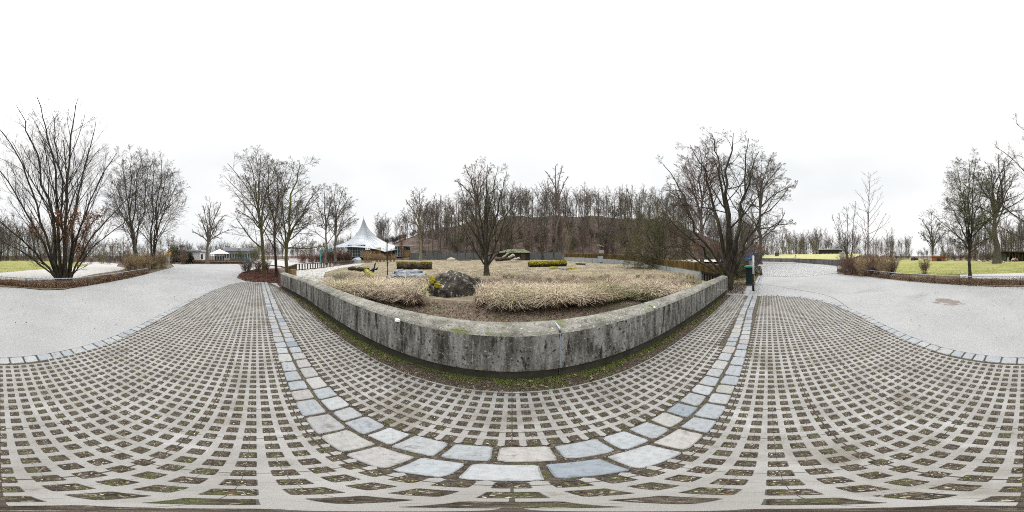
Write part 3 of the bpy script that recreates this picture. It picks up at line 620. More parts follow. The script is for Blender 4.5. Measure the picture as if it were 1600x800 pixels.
hero('poplar_tree', 'high bare tree with a fan of curved top branches above the wood', 866, 55,
     [(868, 264, 0, .55), (852, 272, 0, .25), (888, 280, 0, .25), (878, 264, 0, .22), (856, 300, 0, .2)], cfg(rmin=.04, n=[8, 6, 5], tipr=.09, t0=[.5, .2, .2], ratio=[.18, .5, .5]), X['bark_grey'], X['twig'], 13, fork=7)
hero('oak_tree', 'big dark spreading bare tree behind the right end of the parapet wall', 1140, 7.7,
     [(1146, 214, 0, .17), (1078, 232, .3, .135), (1036, 262, -.2, .11), (1186, 242, 0, .125), (1232, 296, .4, .09), (1022, 318, .4, .08), (1014, 372, .8, .055), (1170, 222, -1, .09, 2), (1112, 216, -1.0, .10, 2), (1222, 345, .6, .05, 2)],
     cfg(ang=[46, 42, 38, 32], rmin=.0052, n=[10, 6, 6, 3], ratio=[.36, .52, .6, .7], wan=[.15, .14, .12, .10], tipr=.012, rise=.04, wob=.22, t0=[.3, .2, .15, .15]), X['bark_dark'], X['twig_dark'], 14, leaves=(2, 420, 2.2, .03), fork=1, z0=0)
hero('bare_tree', 'reddish straight-trunked bare tree beyond the timber palisade', 1094, 22,
     [(1092, 235, 0, .30), (1065, 265, 0, .16), (1118, 260, 0, .14), (1040, 300, 0, .12), (1108, 240, 1, .12), (1125, 320, 0, .1)], cfg(rmin=.014, n=[13, 7, 6, 2], tipr=.03), X['bark_pink'], X['twig_red'], 15, fork=4)
hero('bare_tree', 'large grey-trunked bare tree beside the cobbled road with low arching branches', 1187, 33,
     [(1190, 262, 0, .5), (1222, 262, -.5, .24), (1245, 292, -1, .2), (1168, 270, 1, .24), (1243, 350, -2, .16, 4), (1205, 250, .5, .2), (1160, 320, 0, .15)], cfg(rmin=.02, n=[12, 7, 6, 2], tipr=.04, up=[.02, .02, .02, 0]), X['bark_grey'], X['twig'], 16, fork=6)
hero('thicket_tree', 'dense grey-green twiggy tree leaning over the palisade', 1032, 21,
     [(1015, 305, 0, .14), (985, 322, 0, .12), (1045, 312, 0, .12), (952, 372, 0, .10), (1075, 330, 0, .1), (965, 398, -1.0, .08), (1030, 350, -2, .08), (962, 345, -1, .09), (1088, 380, -1.5, .08), (1100, 402, -2.0, .07), (1000, 404, -2.5, .06), (1060, 406, -3, .06)], cfg(rmin=.0085, n=[15, 9, 7, 3], tipr=.02, ang=[55, 50, 50, 50], up=[-.03, -.01, 0, 0], rise=.2), X['bark_moss'], X['twig_green'], 17)
hero('young_tree', 'slim young tree with a single straight stem and regular upswept branches', 1356, 15.6,
     [(1360, 276, 0, .09)], cfg(n=[26, 5, 2], ang=[52, 35, 35], ratio=[.34, .28, .4], up=[.09, .06, 0], t0=[.25, .35, .3], rmin=.011, tipr=.014, wob=.03), X['bark_pink'], X['twig_dark'], 18, split=0)
hero('bare_tree', 'thin crooked dark tree left of the young straight tree by the rail corner', 1327, 17.5,
     [(1338, 320, 0, .10), (1310, 335, 0, .06), (1322, 325, .5, .06), (1300, 340, 1, .05)], cfg(rmin=.011, n=[10, 6, 4], tipr=.014, ratio=[.3, .5, .5]), X['bark_dark'], X['twig_dark'], 19)
hero('apple_tree', 'dense dark bare tree growing out of the clipped hedge', 1517, 11.0,
     [(1515, 262, 0, .13), (1495, 268, .4, .07), (1538, 280, -.3, .07), (1478, 315, -.5, .06), (1560, 330, -.5, .05), (1468, 352, 0, .05), (1548, 372, -1, .05), (1490, 375, -.5, .05), (1525, 255, -.8, .07), (1505, 300, -1.2, .05)],
     cfg(rmin=.008, n=[14, 8, 6, 3], tipr=.013, ang=[50, 50, 48, 45], up=[.03, .02, 0, 0]), X['bark_dark'], X['twig_green'], 20, fork=3)
hero('old_tree', 'huge leaning old tree with crooked limbs at the back of the lawn', 1553, 36,
     [(1570, 255, 0, .85), (1545, 262, 0, .35), (1520, 275, 0, .32), (1590, 275, 0, .3), (1510, 320, 0, .26), (1600, 330, 0, .2), (1530, 352, 0, .2), (1560, 246, 1, .3), (1585, 250, 1, .25)], cfg(rmin=.022, n=[12, 7, 6, 2], tipr=.05, wob=.2, ratio=[.35, .5, .5, .5]), X['bark_dark'], X['twig'], 21, fork=5)
hero('bare_tree', 'medium bare tree at the far left edge of the lawn beside the rusty shed', 1457, 55,
     [(1455, 335, 0, .35), (1440, 345, 0, .2), (1470, 350, 0, .2), (1478, 365, 0, .16), (1436, 365, 0, .16)], cfg(rmin=.035, n=[11, 6, 5], tipr=.07), X['bark_dark'], X['twig_dark'], 22, fork=3)
hero('sapling', 'thin dark-stemmed young tree between the driftwood and the grey rocks', 605, 12.5,
     [(606, 345, 0, .045), (603, 350, .2, .02)], cfg(rmin=.006, n=[24, 5], ang=[50, 40], ratio=[.24, .4], t0=[.2, .2], rr=[.4, .5], wan=[.15, .2], up=[.05, 0], tipr=.008, wob=.04), X['bark_dark'], X['twig_dark'], 23, split=0)
hero('birch_tree', 'pair of slender yellow-green stems in front of the wooded slope', 884, 47,
     [(884, 348, 0, .22), (902, 345, 0, .14), (893, 335, 0, .14)], cfg(rmin=.03, n=[9, 5, 4], tipr=.05, ratio=[.2, .5, .5]), X['bark_tan'], X['twig_green'], 24)
hero('leaning_tree', 'two dark stems leaning in a V behind the shed', 848, 50,
     [(846, 345, 0, .28), (864, 330, 0, .26)], cfg(rmin=.03, n=[9, 5, 4], tipr=.05, ratio=[.22, .5, .5]), X['bark_dark'], X['twig_dark'], 25)
hero('columnar_tree', 'narrow rust-leaved columnar young tree beside the tent pavilion', 628, 50,
     [(628, 352, 0, .12)], cfg(rmin=.02, n=[26, 4], ang=[25, 30], ratio=[.2, .4], t0=[.3, .2], rr=[.4, .5], wan=[.1, .2], up=[.15, 0], tipr=.02), X['bark_dark'], X['twig_red'], 26, split=0, leaves=(0, 0, 0, 0) if False else None)
# rust leaves of the columnar tree
ct = [o for o in bpy.data.objects if o.name.startswith('columnar_tree')][0]
rs = np.random.RandomState(5); n = 1700; zz = rs.uniform(1.2, 11.5, n); rr = .9 * np.sin(np.pi * np.clip((zz - .5) / 11.5, 0, 1)) ** .7 * rs.uniform(.1, 1, n) ** .5; aa = rs.uniform(0, 6.28, n)
npleaves('dry_leaves', np.stack([rr * np.cos(aa), rr * np.sin(aa), zz * .9 + .4], 1), .10, [(.27, .15, .095), (.33, .20, .13), (.21, .12, .08)], ct)

# wood trees: a few of each kind, copied
def generic(rs, Hh, spread, nst, c, r0):
    stems = []
    top = (rs.uniform(-.06, .06) * Hh, rs.uniform(-.06, .06) * Hh, Hh)
    stems.append(stem_to(rs, (0, 0, -.3), top, r0, .06, seg=9, wob=.06))
    for k in range(nst):
        i = rs.randint(3, 6); a = rs.uniform(0, 6.28); e = stems[0][0][i] + np.array([math.cos(a) * spread, math.sin(a) * spread, Hh * (1 - i / 9) * rs.uniform(.75, 1.05)])
        stems.append(stem_to(rs, stems[0][0][i], e, r0 * .5, .05, seg=7, wob=.08, flare=1))
    return tree_geo(rs, stems, c)
WC = cfg(n=[10, 6, 4], ang=[38, 42, 42], ratio=[.26, .5, .5], rmin=.024, t0=[.22, .2, .2], Lref=12, rr=[.5, .6, .8])
WC2 = cfg(n=[13, 7, 4], ang=[52, 48, 45], ratio=[.34, .5, .5], rmin=.020, t0=[.12, .2, .2], Lref=10, rr=[.45, .6, .8])
protos = []
kinds = [('bark_grey', 'twig', 19, 3.0, 2, WC), ('bark_dark', 'twig_dark', 17, 2.6, 2, WC), ('bark_pink', 'twig_red', 15, 3.0, 3, WC2), ('bark_moss', 'twig_green', 13, 3.0, 3, WC2), ('bark_grey', 'twig', 20, 4.5, 3, WC), ('bark_dark', 'twig', 12, 3.5, 3, WC2), ('bark_tan', 'twig', 18, 2.0, 2, WC)]
for i, (mt, mc, h, sp, ns_, c) in enumerate(kinds):
    rs = np.random.RandomState(100 + i); protos.append(build_tree('wood_tree', 'x', 'tree', (0, 0, 0), generic(rs, h, sp, ns_, c, h * .0115), X[mt], X[mc], one=True))
used = set()
def plant(k, p, s, label, group, rz=None, name='wood_tree'):
    if k not in used: o = protos[k]; used.add(k)
    else: o = protos[k].copy(); C.objects.link(o)
    o.name = name
    o.location = (p.x, p.y, gz(p.x, p.y) - .1); o.scale = (s, s, s * random.uniform(.92, 1.1)); o.rotation_euler = (0, 0, random.uniform(0, 6.28) if rz is None else rz)
    return tag(o, label, 'tree', group)
rg = random.Random(21)
G1 = ('bare tree in the dense wood on the brown leaf-covered slope', 'trees of the wood on the slope')
for row, (d0, d1, nn, kk, s0, s1) in enumerate(((54, 60, 26, (2, 3, 5, 3), .45, .8), (57, 80, 96, (0, 6, 2, 4, 6, 1, 3, 0), .5, 1.32), (80, 88, 40, (0, 1, 4, 6, 0, 2), .75, 1.05))):
    for i in range(nn):
        px = 585 + (1180 - 585) * (i + rg.uniform(.1, .9)) / nn
        if row == 0 and 630 < px < 700: continue
        if px < 655 and row < 2: continue
        s = rg.uniform(s0, s1)
        if px < 680 or px > 1090: s *= .8
        if px > 1000 and row == 0: s *= 1.25
        plant(rg.choice(kk), D(px, rg.uniform(d0, d1)), s, *G1)
G2 = ('bare tree in the wood along the far side of the lawn', 'trees of the wood beyond the lawn')
for px0, px1, d0, d1, nn, kk, s0, s1 in ((-8, 66, 52, 70, 18, (0, 1, 4, 0, 3), .7, .9), (1525, 1598, 52, 75, 20, (0, 1, 4, 3), .65, .9), (1540, 1660, 75, 95, 16, (0, 1, 3), .8, 1.0), (1480, 1530, 60, 80, 8, (3, 5, 1), .5, .7)):
    for i in range(nn): plant(rg.choice(kk), D(px0 + (px1 - px0) * (i + rg.random()) / nn, rg.uniform(d0, d1)), rg.uniform(s0, s1), *G2)
G3 = ('bare tree in the low wood behind the cobbled road and the grass mound', 'trees of the wood behind the mound')
for px0, px1, d0, d1, nn, kk, s0, s1 in ((1150, 1240, 62, 85, 18, (0, 1, 3, 6), .6, .85), (1235, 1330, 75, 100, 24, (0, 1, 3, 5, 6), .6, .9), (1325, 1410, 75, 110, 18, (1, 2, 5, 0), .5, .8)):
    for i in range(nn): plant(rg.choice(kk), D(px0 + (px1 - px0) * (i + rg.random()) / nn, rg.uniform(d0, d1)), rg.uniform(s0, s1), *G3)
G4 = ('low bare tree in the thicket behind the plaza and the pavilions', 'trees of the thicket behind the plaza')
for px0, px1, d0, d1, nn, kk, s0, s1 in ((65, 185, 42, 60, 22, (3, 2, 5, 3), .42, .62), (180, 285, 36, 55, 16, (3, 5, 2), .40, .6), (285, 430, 62, 85, 18, (3, 5, 2), .38, .58), (380, 600, 68, 90, 26, (2, 5, 3), .35, .52)):
    for i in range(nn): plant(rg.choice(kk), D(px0 + (px1 - px0) * (i + rg.random()) / nn, rg.uniform(d0, d1)), rg.uniform(s0, s1), *G4)
EXTRA = []
for i in range(170): EXTRA.append((rg.uniform(645, 1165), rg.uniform(82, 92), rg.uniform(.12, .42)))
for i in range(150): EXTRA.append((rg.uniform(585, 1190), rg.uniform(84, 99), rg.uniform(.85, 1.15)))
for i in range(230): EXTRA.append((rg.uniform(655, 1190), rg.uniform(56, 86), rg.uniform(.28, .85)))
for a, b, d0, d1, n_, s0, s1 in ((-60, 140, 62, 85, 60, .7, 1.0), (1440, 1545, 70, 95, 26, .55, .85), (1190, 1420, 78, 105, 80, .6, .95), (130, 600, 75, 100, 70, .4, .62), (270, 600, 64, 84, 110, .3, .5)):
    for i in range(n_): EXTRA.append((rg.uniform(a, b), rg.uniform(d0, d1), rg.uniform(s0, s1)))
# the far-off woods read as one mass
def far_wood():
    rs = np.random.RandomState(77); c = cfg(n=[9, 5], ang=[35, 42], ratio=[.3, .5], rmin=.06, t0=[.2, .2], Lref=12, rr=[.6, .8]); base = []
    for i in range(5):
        lv = generic(rs, 13, 3.0, 3, c, .16); Vs, Fs, off = [], [], 0
        for l in lv:
            v, f = tubes(l, 3); Vs.append(v); Fs.append(f + off); off += len(v)
        base.append((np.concatenate(Vs), np.concatenate(Fs)))
    Vs, Fs, off = [], [], 0
    c = cfg(n=[10, 5, 3], ang=[36, 42, 42], ratio=[.3, .5, .5], rmin=.030, t0=[.12, .2, .2], Lref=12, rr=[.55, .6, .8]); fine = []
    for i in range(5):
        lv = generic(rs, 17, 3.4, 3, c, .17); v0, f0, o0 = [], [], 0
        for l in lv:
            v, f = tubes(l, 3); v0.append(v); f0.append(f + o0); o0 += len(v)
        fine.append((np.concatenate(v0), np.concatenate(f0)))
    for px, d, s in EXTRA:
        v, f = fine[rs.randint(5)]; a = rs.uniform(0, 6.28); p = D(px, d); ca, sa = math.cos(a), math.sin(a)
        Vs.append(np.stack([v[:, 0] * ca - v[:, 1] * sa, v[:, 0] * sa + v[:, 1] * ca, v[:, 2]], 1) * s + np.array([p.x, p.y, gz(p.x, p.y)])); Fs.append(f + off); off += len(v)
    for i in range(260):                    # low undergrowth between the far trunks
        px = rs.uniform(0, 1600); d = rs.uniform(72, 110); v, f = fine[rs.randint(5)]; p = D(px, d); s = rs.uniform(.16, .3)
        if 610 < px < 1150: continue
        Vs.append(v * np.array([s * 1.6, s * 1.6, s]) + np.array([p.x, p.y, 0])); Fs.append(f + off); off += len(v)
    for i in range(520):
        px = rs.uniform(0, 1600); d = rs.uniform(105, 170)
        if 610 < px < 1100: continue
        v, f = base[rs.randint(5)]; a = rs.uniform(0, 6.28); s = rs.uniform(.6, .95) * (1.0 if not 1390 < px < 1460 else .7)
        if 130 < px < 560: s *= .7
        p = D(px, d); ca, sa = math.cos(a), math.sin(a)
        w_ = np.stack([v[:, 0] * ca - v[:, 1] * sa, v[:, 0] * sa + v[:, 1] * ca, v[:, 2]], 1) * s + np.array([p.x, p.y, gz(p.x, p.y)])
        Vs.append(w_); Fs.append(f + off); off += len(v)
    return tag(npmesh('far_woods', np.concatenate(Vs), [np.concatenate(Fs)], X['twig_far']), 'distant belt of bare woods around the park', 'woods', kind='stuff')
far_wood()

# ------------------------------------------------------------------ shrubs
def shrub_proto(name, mc, h, w_, nst, seed, rmin=.006, n=(6, 4), leaves=None):
    rs = np.random.RandomState(seed); stems = []
    for i in range(nst):
        a = rs.uniform(0, 6.28); q = rs.uniform(0, 1) ** .6 * w_; st = (math.cos(a) * q * .35, math.sin(a) * q * .35, -.03)
        stems.append(stem_to(rs, st, (math.cos(a) * q, math.sin(a) * q, h * rs.uniform(.65, 1.05)), rmin * 2, rmin, seg=5, wob=.1, flare=1))
    lv = tree_geo(rs, stems, cfg(n=list(n), ang=[32, 40], ratio=[.45, .5], t0=[.2, .2], rmin=rmin, Lref=h, rr=[.8, .8], wan=[.15, .2], up=[.05, 0]))
    Vs, Fs, off = [], [], 0
    for l in lv:
        v, f = tubes(l, 3); Vs.append(v); Fs.append(f + off); off += len(v)
    o = npmesh(name, np.concatenate(Vs), [np.concatenate(Fs)], mc)
    return o, lv
SH = {}
for k, a in dict(tan=('twig_tan', 2.0, 1.0, 42, 1), red=('twig_red', 1.8, 1.1, 36, 2), grey=('twig', 1.6, 1.0, 32, 3), green=('twig_green', 2.0, 1.1, 40, 4), dark=('twig_dark', 1.3, .9, 32, 5)).items():
    SH[k] = [shrub_proto('bare_shrub', X[a[0]], a[1], a[2], a[3], a[4], rmin=.008)[0], False]
for k, a in dict(bigred=('twig_red', 4.2, 2.4, 18, 11), biggrey=('twig', 4.5, 2.2, 16, 12), bigdark=('twig_dark', 3.8, 2.4, 18, 13), biggreen=('twig_green', 4.2, 2.3, 18, 14)).items():
    SH[k] = [shrub_proto('bare_shrub', X[a[0]], a[1], a[2], a[3], a[4], rmin=.017, n=(8, 6))[0], False]
def shrub(k, p, s, label, group=None, sz=None, thick=None):
    pr = SH[k]
    if not pr[1]: o = pr[0]; pr[1] = True
    else: o = pr[0].copy(); C.objects.link(o)
    o.location = (p.x, p.y, gz(p.x, p.y)); o.scale = (s, s, sz or s); o.rotation_euler = (0, 0, random.uniform(0, 6.28)); return tag(o, label, 'shrub', group)
for px, d in ((200, 17.5), (207, 18.5), (215, 17), (222, 19), (230, 18), (236, 20), (243, 20.5), (250, 21.5), (256, 22)):
    shrub('tan', D(px, d), rg.uniform(.65, 1.3), 'straw-coloured tall shrub in the bed left of the yellow-topped post', 'straw-coloured shrubs in the corner bed')
for i in range(17):
    px = 470 + i * 4.7; shrub('red', D(px, rg.uniform(36, 42)), rg.uniform(1.0, 2.0) if px > 500 else rg.uniform(.8, 1.4), 'rusty bare shrub in the thicket before the tent pavilion', 'rusty shrubs before the tent pavilion')
for i in range(9):
    px = 572 + i * 5.5; shrub('tan', D(px, rg.uniform(34, 44)), rg.uniform(.7, 1.35) * (.7 if px > 595 else 1), 'golden dry shrub beneath the tent roof', 'golden shrubs beneath the tent roof')
for px, py in ((388, 424.5), (384, 427), (402, 426), (414, 428)): shrub('red' if px > 400 else 'grey', P(px, py), .75, {388: 'round grey shrub at the back tip of the mulch bed', 384: 'low grey shrub at the front tip of the mulch bed', 402: 'reddish shrub left of the tallest mossy trunk', 414: 'reddish shrub right of the tallest mossy trunk'}[px])
for i, px in enumerate(range(1318, 1402, 7)): shrub(rg.choice(('red', 'tan', 'grey', 'red')), D(px, rg.uniform(13.6, 17) - (px - 1318) * .02), rg.uniform(.45, 1.0), 'bushy bare shrub behind the railing near the young straight tree', 'bare shrubs behind the railing corner')
shrub('red', P(1444, 428), .75, 'small isolated shrub on the lawn left of the dense dark tree')
for px, py, k, s in ((280, 409.5, 'dark', 2.4), (292, 410, 'grey', 2.0), (398, 409, 'green', 2.2), (376, 410, 'green', 1.6)): shrub(k, P(px, py), s, {280: 'dark rounded shrub at the start of the pavilion path', 292: 'brown shrub left of the white pavilion', 398: 'green shrub at the right of the pavilion yard', 376: 'small green shrub by the pavilion fence'}[px])
GU = ('tangled bare bush in the undergrowth of the woods', 'undergrowth bushes of the woods')
for i in range(150):
    px = rg.uniform(585, 1200); shrub(rg.choice(('bigred', 'bigred', 'biggrey', 'bigdark', 'biggreen')), D(px, 53.5 + 33 * rg.random() if px > 655 else 82), rg.uniform(.6, 1.15), *GU)
for a, b, d0, d1, nn in ((-60, 200, 50, 62, 36), (1190, 1330, 66, 80, 26), (1330, 1420, 70, 95, 16), (1470, 1560, 50, 70, 20), (60, 290, 32, 40, 26)):
    for i in range(nn):
        px = a + (b - a) * (i + rg.random()) / nn
        if 60 < px < 100 and d0 < 45: continue
        shrub(rg.choice(('bigred', 'biggrey', 'bigdark', 'biggreen')), D(px, rg.uniform(d0, d1)), rg.uniform(.5, .95) * (.7 if d0 < 45 else 1), *GU)
for px, d, k, s in ((1112, 10.5, 'tan', .55), (1150, 11, 'green', .7), (1158, 12, 'green', .9), (1165, 14, 'dark', 1.2), (1148, 13, 'grey', 1.4), (1160, 17, 'grey', 1.8), (1150, 20, 'grey', 2.2), (1170, 20, 'grey', 2.2), (1178, 26, 'dark', 2.2), (1136, 24, 'dark', 2.0), (1128, 27, 'red', 2.2)):
    shrub(k, D(px, d), s, 'bare bush crowded behind the dark oak and the green bin', 'bushes behind the green bin')

# low clipped beds of russet leaves along the rail and the mulch
def scatter_leaves(name, poly, n, zmax, size, cols, label, seed, zfun=None, mat_=None, hump=None):
    rs = np.random.RandomState(seed); xs = [p[0] for p in poly]; ys = [p[1] for p in poly]; pts = []
    while len(pts) < n:
        x, y = rs.uniform(min(xs), max(xs)), rs.uniform(min(ys), max(ys))
        if inpoly(x, y, poly): pts.append((x, y, gz(x, y) + .03 + zmax * rs.uniform(0, 1) ** 1.2 * (.6 + .4 * math.sin(x * 3) * math.sin(y * 2.3))))
    o = npleaves(name, pts, size, cols, None, mat_, seed); return tag(o, label, 'ground cover', kind='stuff')
railL = [P(0, 432, .5), P(30, 434, .5), P(62, 435.3, .5), P(88, 435.4, .5), P(120, 434.4, .5), P(145, 431.5, .5), P(175, 427.8, .5), P(200, 424, .5), P(232, 419, .5)]
railR = [P(1308, 416.8, .5), P(1319, 418.4, .5), P(1350, 421.8, .5), P(1400, 426.2, .5), P(1460, 430, .5), P(1526, 432, .5), P(1600, 432, .5)]
def off(pts, lo, hi):
    a = [(p.x * (1 + lo / math.hypot(p.x, p.y)), p.y * (1 + lo / math.hypot(p.x, p.y))) for p in pts]; b = [(p.x * (1 + hi / math.hypot(p.x, p.y)), p.y * (1 + hi / math.hypot(p.x, p.y))) for p in reversed(pts)]; return a + b
LC = [(.20, .12, .08), (.28, .17, .11), (.14, .08, .055), (.34, .24, .16), (.17, .12, .05)]
scatter_leaves('hedge_leaves', off(railR, -.05, 1.0), 15000, .40, .032, LC, 'low russet leafy hedge along the right railing', 31)
scatter_leaves('hedge_leaves', off(railL[:6], -.05, .9), 10000, .34, .032, LC, 'low russet leafy hedge below the many-stemmed tree', 32)
scatter_leaves('hedge_leaves', off(railL[5:], -.05, 1.6), 13000, .38, .045, LC, 'low russet leafy hedge leading to the yellow-topped post', 33)
mulchp = [xy(p) for p in (P(373, 433), P(377, 427), P(388, 424), P(402, 421), P(436, 422), (-8.3, 1.3), (-9.9, 1.2), (-10.2, .5), (-10.9, -.7))]
scatter_leaves('red_mulch', mulchp, 26000, .09, .03, [(.14, .058, .044), (.19, .08, .06), (.09, .042, .034), (.22, .12, .095)], 'red-brown bark mulch and fallen leaves under the mossy trees', 34)
scatter_leaves('bed_leaves', [(6.7, 1.0), (9.8, 1.2), (9.8, 3.2), (7.2, 3.2)], 5000, .03, .03, [(.16, .11, .08), (.25, .18, .13), (.09, .06, .05)], 'fallen leaves on the soil round the dark oak', 35)
scatter_leaves('fallen_leaves', [(-6.8, 2.05), (6.2, 2.05), (4.2, 3.2), (1.5, 4.6), (-1.5, 5.2), (-4, 4.4)], 15000, .03, .022, [(.12, .07, .06), (.20, .12, .10), (.07, .045, .04), (.28, .2, .15)], 'dark fallen leaves on the soil strip inside the parapet wall', 36)
scatter_leaves('fallen_leaves', [(-6.5, 1.42), (6.4, 1.5), (6.4, 1.74), (-6.5, 1.60)], 1500, .012, .018, [(.12, .07, .05), (.22, .15, .10), (.30, .22, .14), (.08, .05, .04)], 'fallen leaves on the moss at the foot of the parapet wall', 38)
scatter_leaves('fallen_leaves', [(-9, -7.4), (-9, -2.6), (9, -2.6), (12, -7)], 260, .003, .022, LC, 'scattered dry leaves on the open tarmac', 39)
scatter_leaves('fallen_leaves', [(-6, -8.4), (6, -8.75), (9, -8.0), (9, -7.7), (5, -8.3), (-4, -7.7)], 500, .004, .03, LC, 'stray leaves along the edge of the tarmac', 37)

# ------------------------------------------------------------------ grass
def blades(name, pos, hgt, lean, width, cols, label, seed, seg=3, kind='stuff', cat='grass', leandir=None):
    rs = np.random.RandomState(seed); n = len(pos); pos = np.asarray(pos); a = rs.uniform(0, 6.28, n) if leandir is None else leandir
    h = hgt * rs.uniform(.6, 1.2, n); le = lean * rs.uniform(.3, 1.3, n) * h; dx, dy = np.cos(a), np.sin(a); wa = a + math.pi / 2 + rs.uniform(-.8, .8, n); wx, wy = np.cos(wa) * width, np.sin(wa) * width
    rows = []
    for k in range(seg + 1):
        t = k / seg; cx = pos[:, 0] + dx * le * t ** 1.8; cy = pos[:, 1] + dy * le * t ** 1.8; cz = pos[:, 2] + h * (t - .42 * np.minimum(lean * 1.0, 1.3) * t ** 2.6); w_ = (1 - t * .85)
        rows += [np.stack([cx - wx * w_, cy - wy * w_, cz], 1), np.stack([cx + wx * w_, cy + wy * w_, cz], 1)]
    V = np.stack(rows, 1).reshape(-1, 3); m = 2 * (seg + 1); b = np.arange(n)[:, None] * m
    F = np.concatenate([np.stack([b[:, 0] + 2 * k, b[:, 0] + 2 * k + 1, b[:, 0] + 2 * k + 3, b[:, 0] + 2 * k + 2], 1) for k in range(seg)])
    ci = (np.asarray(cols) if len(cols) == n else np.asarray(cols)[rs.randint(0, len(cols), n)]) * rs.uniform(.55, 1.4, (n, 1))
    o = npmesh(name, V, [F], X['straw'], tint=np.repeat(ci, m, 0)); return tag(o, label, cat, kind=kind)
ST = [(.41, .33, .23), (.45, .37, .265), (.33, .255, .18), (.29, .215, .155), (.49, .42, .31), (.27, .265, .12), (.375, .265, .185), (.30, .245, .195)]
rs = np.random.RandomState(9); pos = []; ld = []; cl = []; hh = []
ROCK = D(706, 6.6)
nt_ = 0
while nt_ < 470:
    px = rs.uniform(505, 1085); edge_d = 4.5 + .55 * abs(px - 790) / 100 ; far_d = 9.5 + 3.0 * rs.uniform(0, 1)
    if px < 640: edge_d = 5.6; far_d = 11 + 2 * rs.uniform()
    if px > 950: edge_d = 5.6
    d = edge_d + (far_d - edge_d) * rs.uniform(0, 1) ** 1.35; p = D(px, d)
    if p.y < 2.9: continue
    if (p - ROCK).length < 1.15 or (668 < px < 742 and d < 6.9): continue
    if 598 < px < 665 and 9.5 < d: continue
    k = rs.randint(90, 150); tc_ = np.array(ST[rs.randint(len(ST))]) * rs.uniform(.62, 1.2); cl.append(np.repeat(tc_[None], k, 0)); hh.append(np.full(k, rs.uniform(.38, .92))); aa = rs.uniform(0, 6.28, k); rr = .13 * rs.uniform(0, 1, k) ** .5; g0 = gz(p.x, p.y)
    pos.append(np.stack([p.x + np.cos(aa) * rr, p.y + np.sin(aa) * rr, np.full(k, g0)], 1)); ld.append(aa + rs.normal(0, .5, k)); nt_ += 1
for px0, px1, n_ in ((520, 680, 16), (735, 930, 26), (930, 1075, 12)):
    for i in range(n_):
        px = px0 + (px1 - px0) * (i + rs.uniform(.1, .9)) / n_; d = (5.7 if px < 640 else 4.9 if px < 940 else 5.6) + rs.uniform(0, 1.5); p = D(px, d)
        if (p - ROCK).length < 1.2 or 668 < px < 742: continue
        k = rs.randint(205, 260); aa = rs.uniform(0, 6.28, k); rr = .17 * rs.uniform(0, 1, k) ** .5; tc_ = np.array(ST[rs.choice([0, 1, 4, 4, 2, 5])]) * rs.uniform(1.05, 1.4)
        cl.append(np.repeat(tc_[None], k, 0)); hh.append(np.full(k, rs.uniform(.75, 1.05))); pos.append(np.stack([p.x + np.cos(aa) * rr, p.y + np.sin(aa) * rr, np.full(k, gz(p.x, p.y))], 1)); ld.append(aa + rs.normal(0, .35, k))
from mathutils import noise as mno
def patch(p, f=.45): return .86 + .34 * mno.noise(Vector((p[0] * f, p[1] * f, 3.3))) + .16 * mno.noise(Vector((p[0] * 1.7, p[1] * 1.7, 7)))
cl = [c * patch(q[0]) for c, q in zip(cl, pos)]
wd = np.concatenate([np.full(len(c), .0115 if h_[0] > .74 and len(c) > 200 else .0065) for c, h_ in zip(cl, hh)])
PA, HA, LA, CA = np.concatenate(pos), np.concatenate(hh), np.concatenate(ld), np.concatenate(cl)
keep = np.ones(len(PA), bool)                 # no blade droops over the front of the boulder
for f_ in (.35, .7, 1.0, 1.4):
    qx, qy = PA[:, 0] + np.cos(LA) * HA * f_, PA[:, 1] + np.sin(LA) * HA * f_; bx = 800 + np.degrees(np.arctan2(qx, qy)) / .225
    keep &= ~((bx > 677) & (bx < 736) & (np.hypot(qx, qy) < 7.6))
PA, HA, LA, CA, wd = PA[keep], HA[keep], LA[keep], CA[keep], wd[keep]
blades('tussock_grass', PA, HA, 1.15, wd, CA, 'shaggy straw-coloured tussocks of dead grass inside the parapet wall', 41, seg=4, leandir=LA)
pos = []
while len(pos) < 42000:
    px = rs.uniform(470, 1100); d = 8 + 40 * rs.uniform(0, 1) ** 1.6; p = D(px, d)
    if inpoly(p.x, p.y, ENC): pos.append((p.x, p.y, gz(p.x, p.y)))
fc = np.array(ST[:5] + [(.25, .27, .09), (.30, .29, .12), (.22, .16, .11)])[rs.randint(0, 8, len(pos))] * np.array([patch(q, .22) * .84 for q in pos])[:, None]
blades('field_grass', pos, .11, .8, .014, fc, 'short dry grass of the open enclosure field', 42, seg=2)
pos = []
for i in range(34000):
    x = rs.uniform(-6.6, 6.5); y = wline(x) + .055 - abs(rs.normal(0, .085)) * (1.0 + .5 * math.sin(x * 1.7) + .35 * math.sin(x * 6.1)) * (1 if math.sin(x * 2.9 + 1) + math.sin(x * 7.7) > -.5 else .35); pos.append((x, y, -.012))
blades('moss_strip', pos, .028, .8, .0045, [(.11, .17, .025), (.15, .215, .03), (.08, .115, .02), (.19, .165, .07), (.13, .10, .06)], 'bright green moss and weeds along the foot of the parapet wall', 43, seg=2, cat='moss')
pos = []
lp = [xy(p) for p in lawn]
while len(pos) < 30000:
    px = rs.uniform(1340, 1735); d = 10 + 26 * rs.uniform(0, 1) ** 1.5; p = D(px, d)
    if inpoly(p.x, p.y, lp): pos.append((p.x, p.y, .0))
blades('lawn_grass', pos, .05, .6, .012, [(.16, .21, .04), (.23, .255, .07), (.31, .285, .12), (.13, .18, .025)], 'short green winter lawn grass', 44, seg=2)
pos = []
for i in range(3200):
    p = D(rs.uniform(1146, 1180), rs.uniform(9.2, 14)); pos.append((p.x, p.y, gz(p.x, p.y)))
blades('verge_grass', pos, .10, .9, .010, [(.30, .27, .12), (.20, .20, .07), (.38, .31, .19)], 'rough grass verge round the green bin', 45, seg=2)
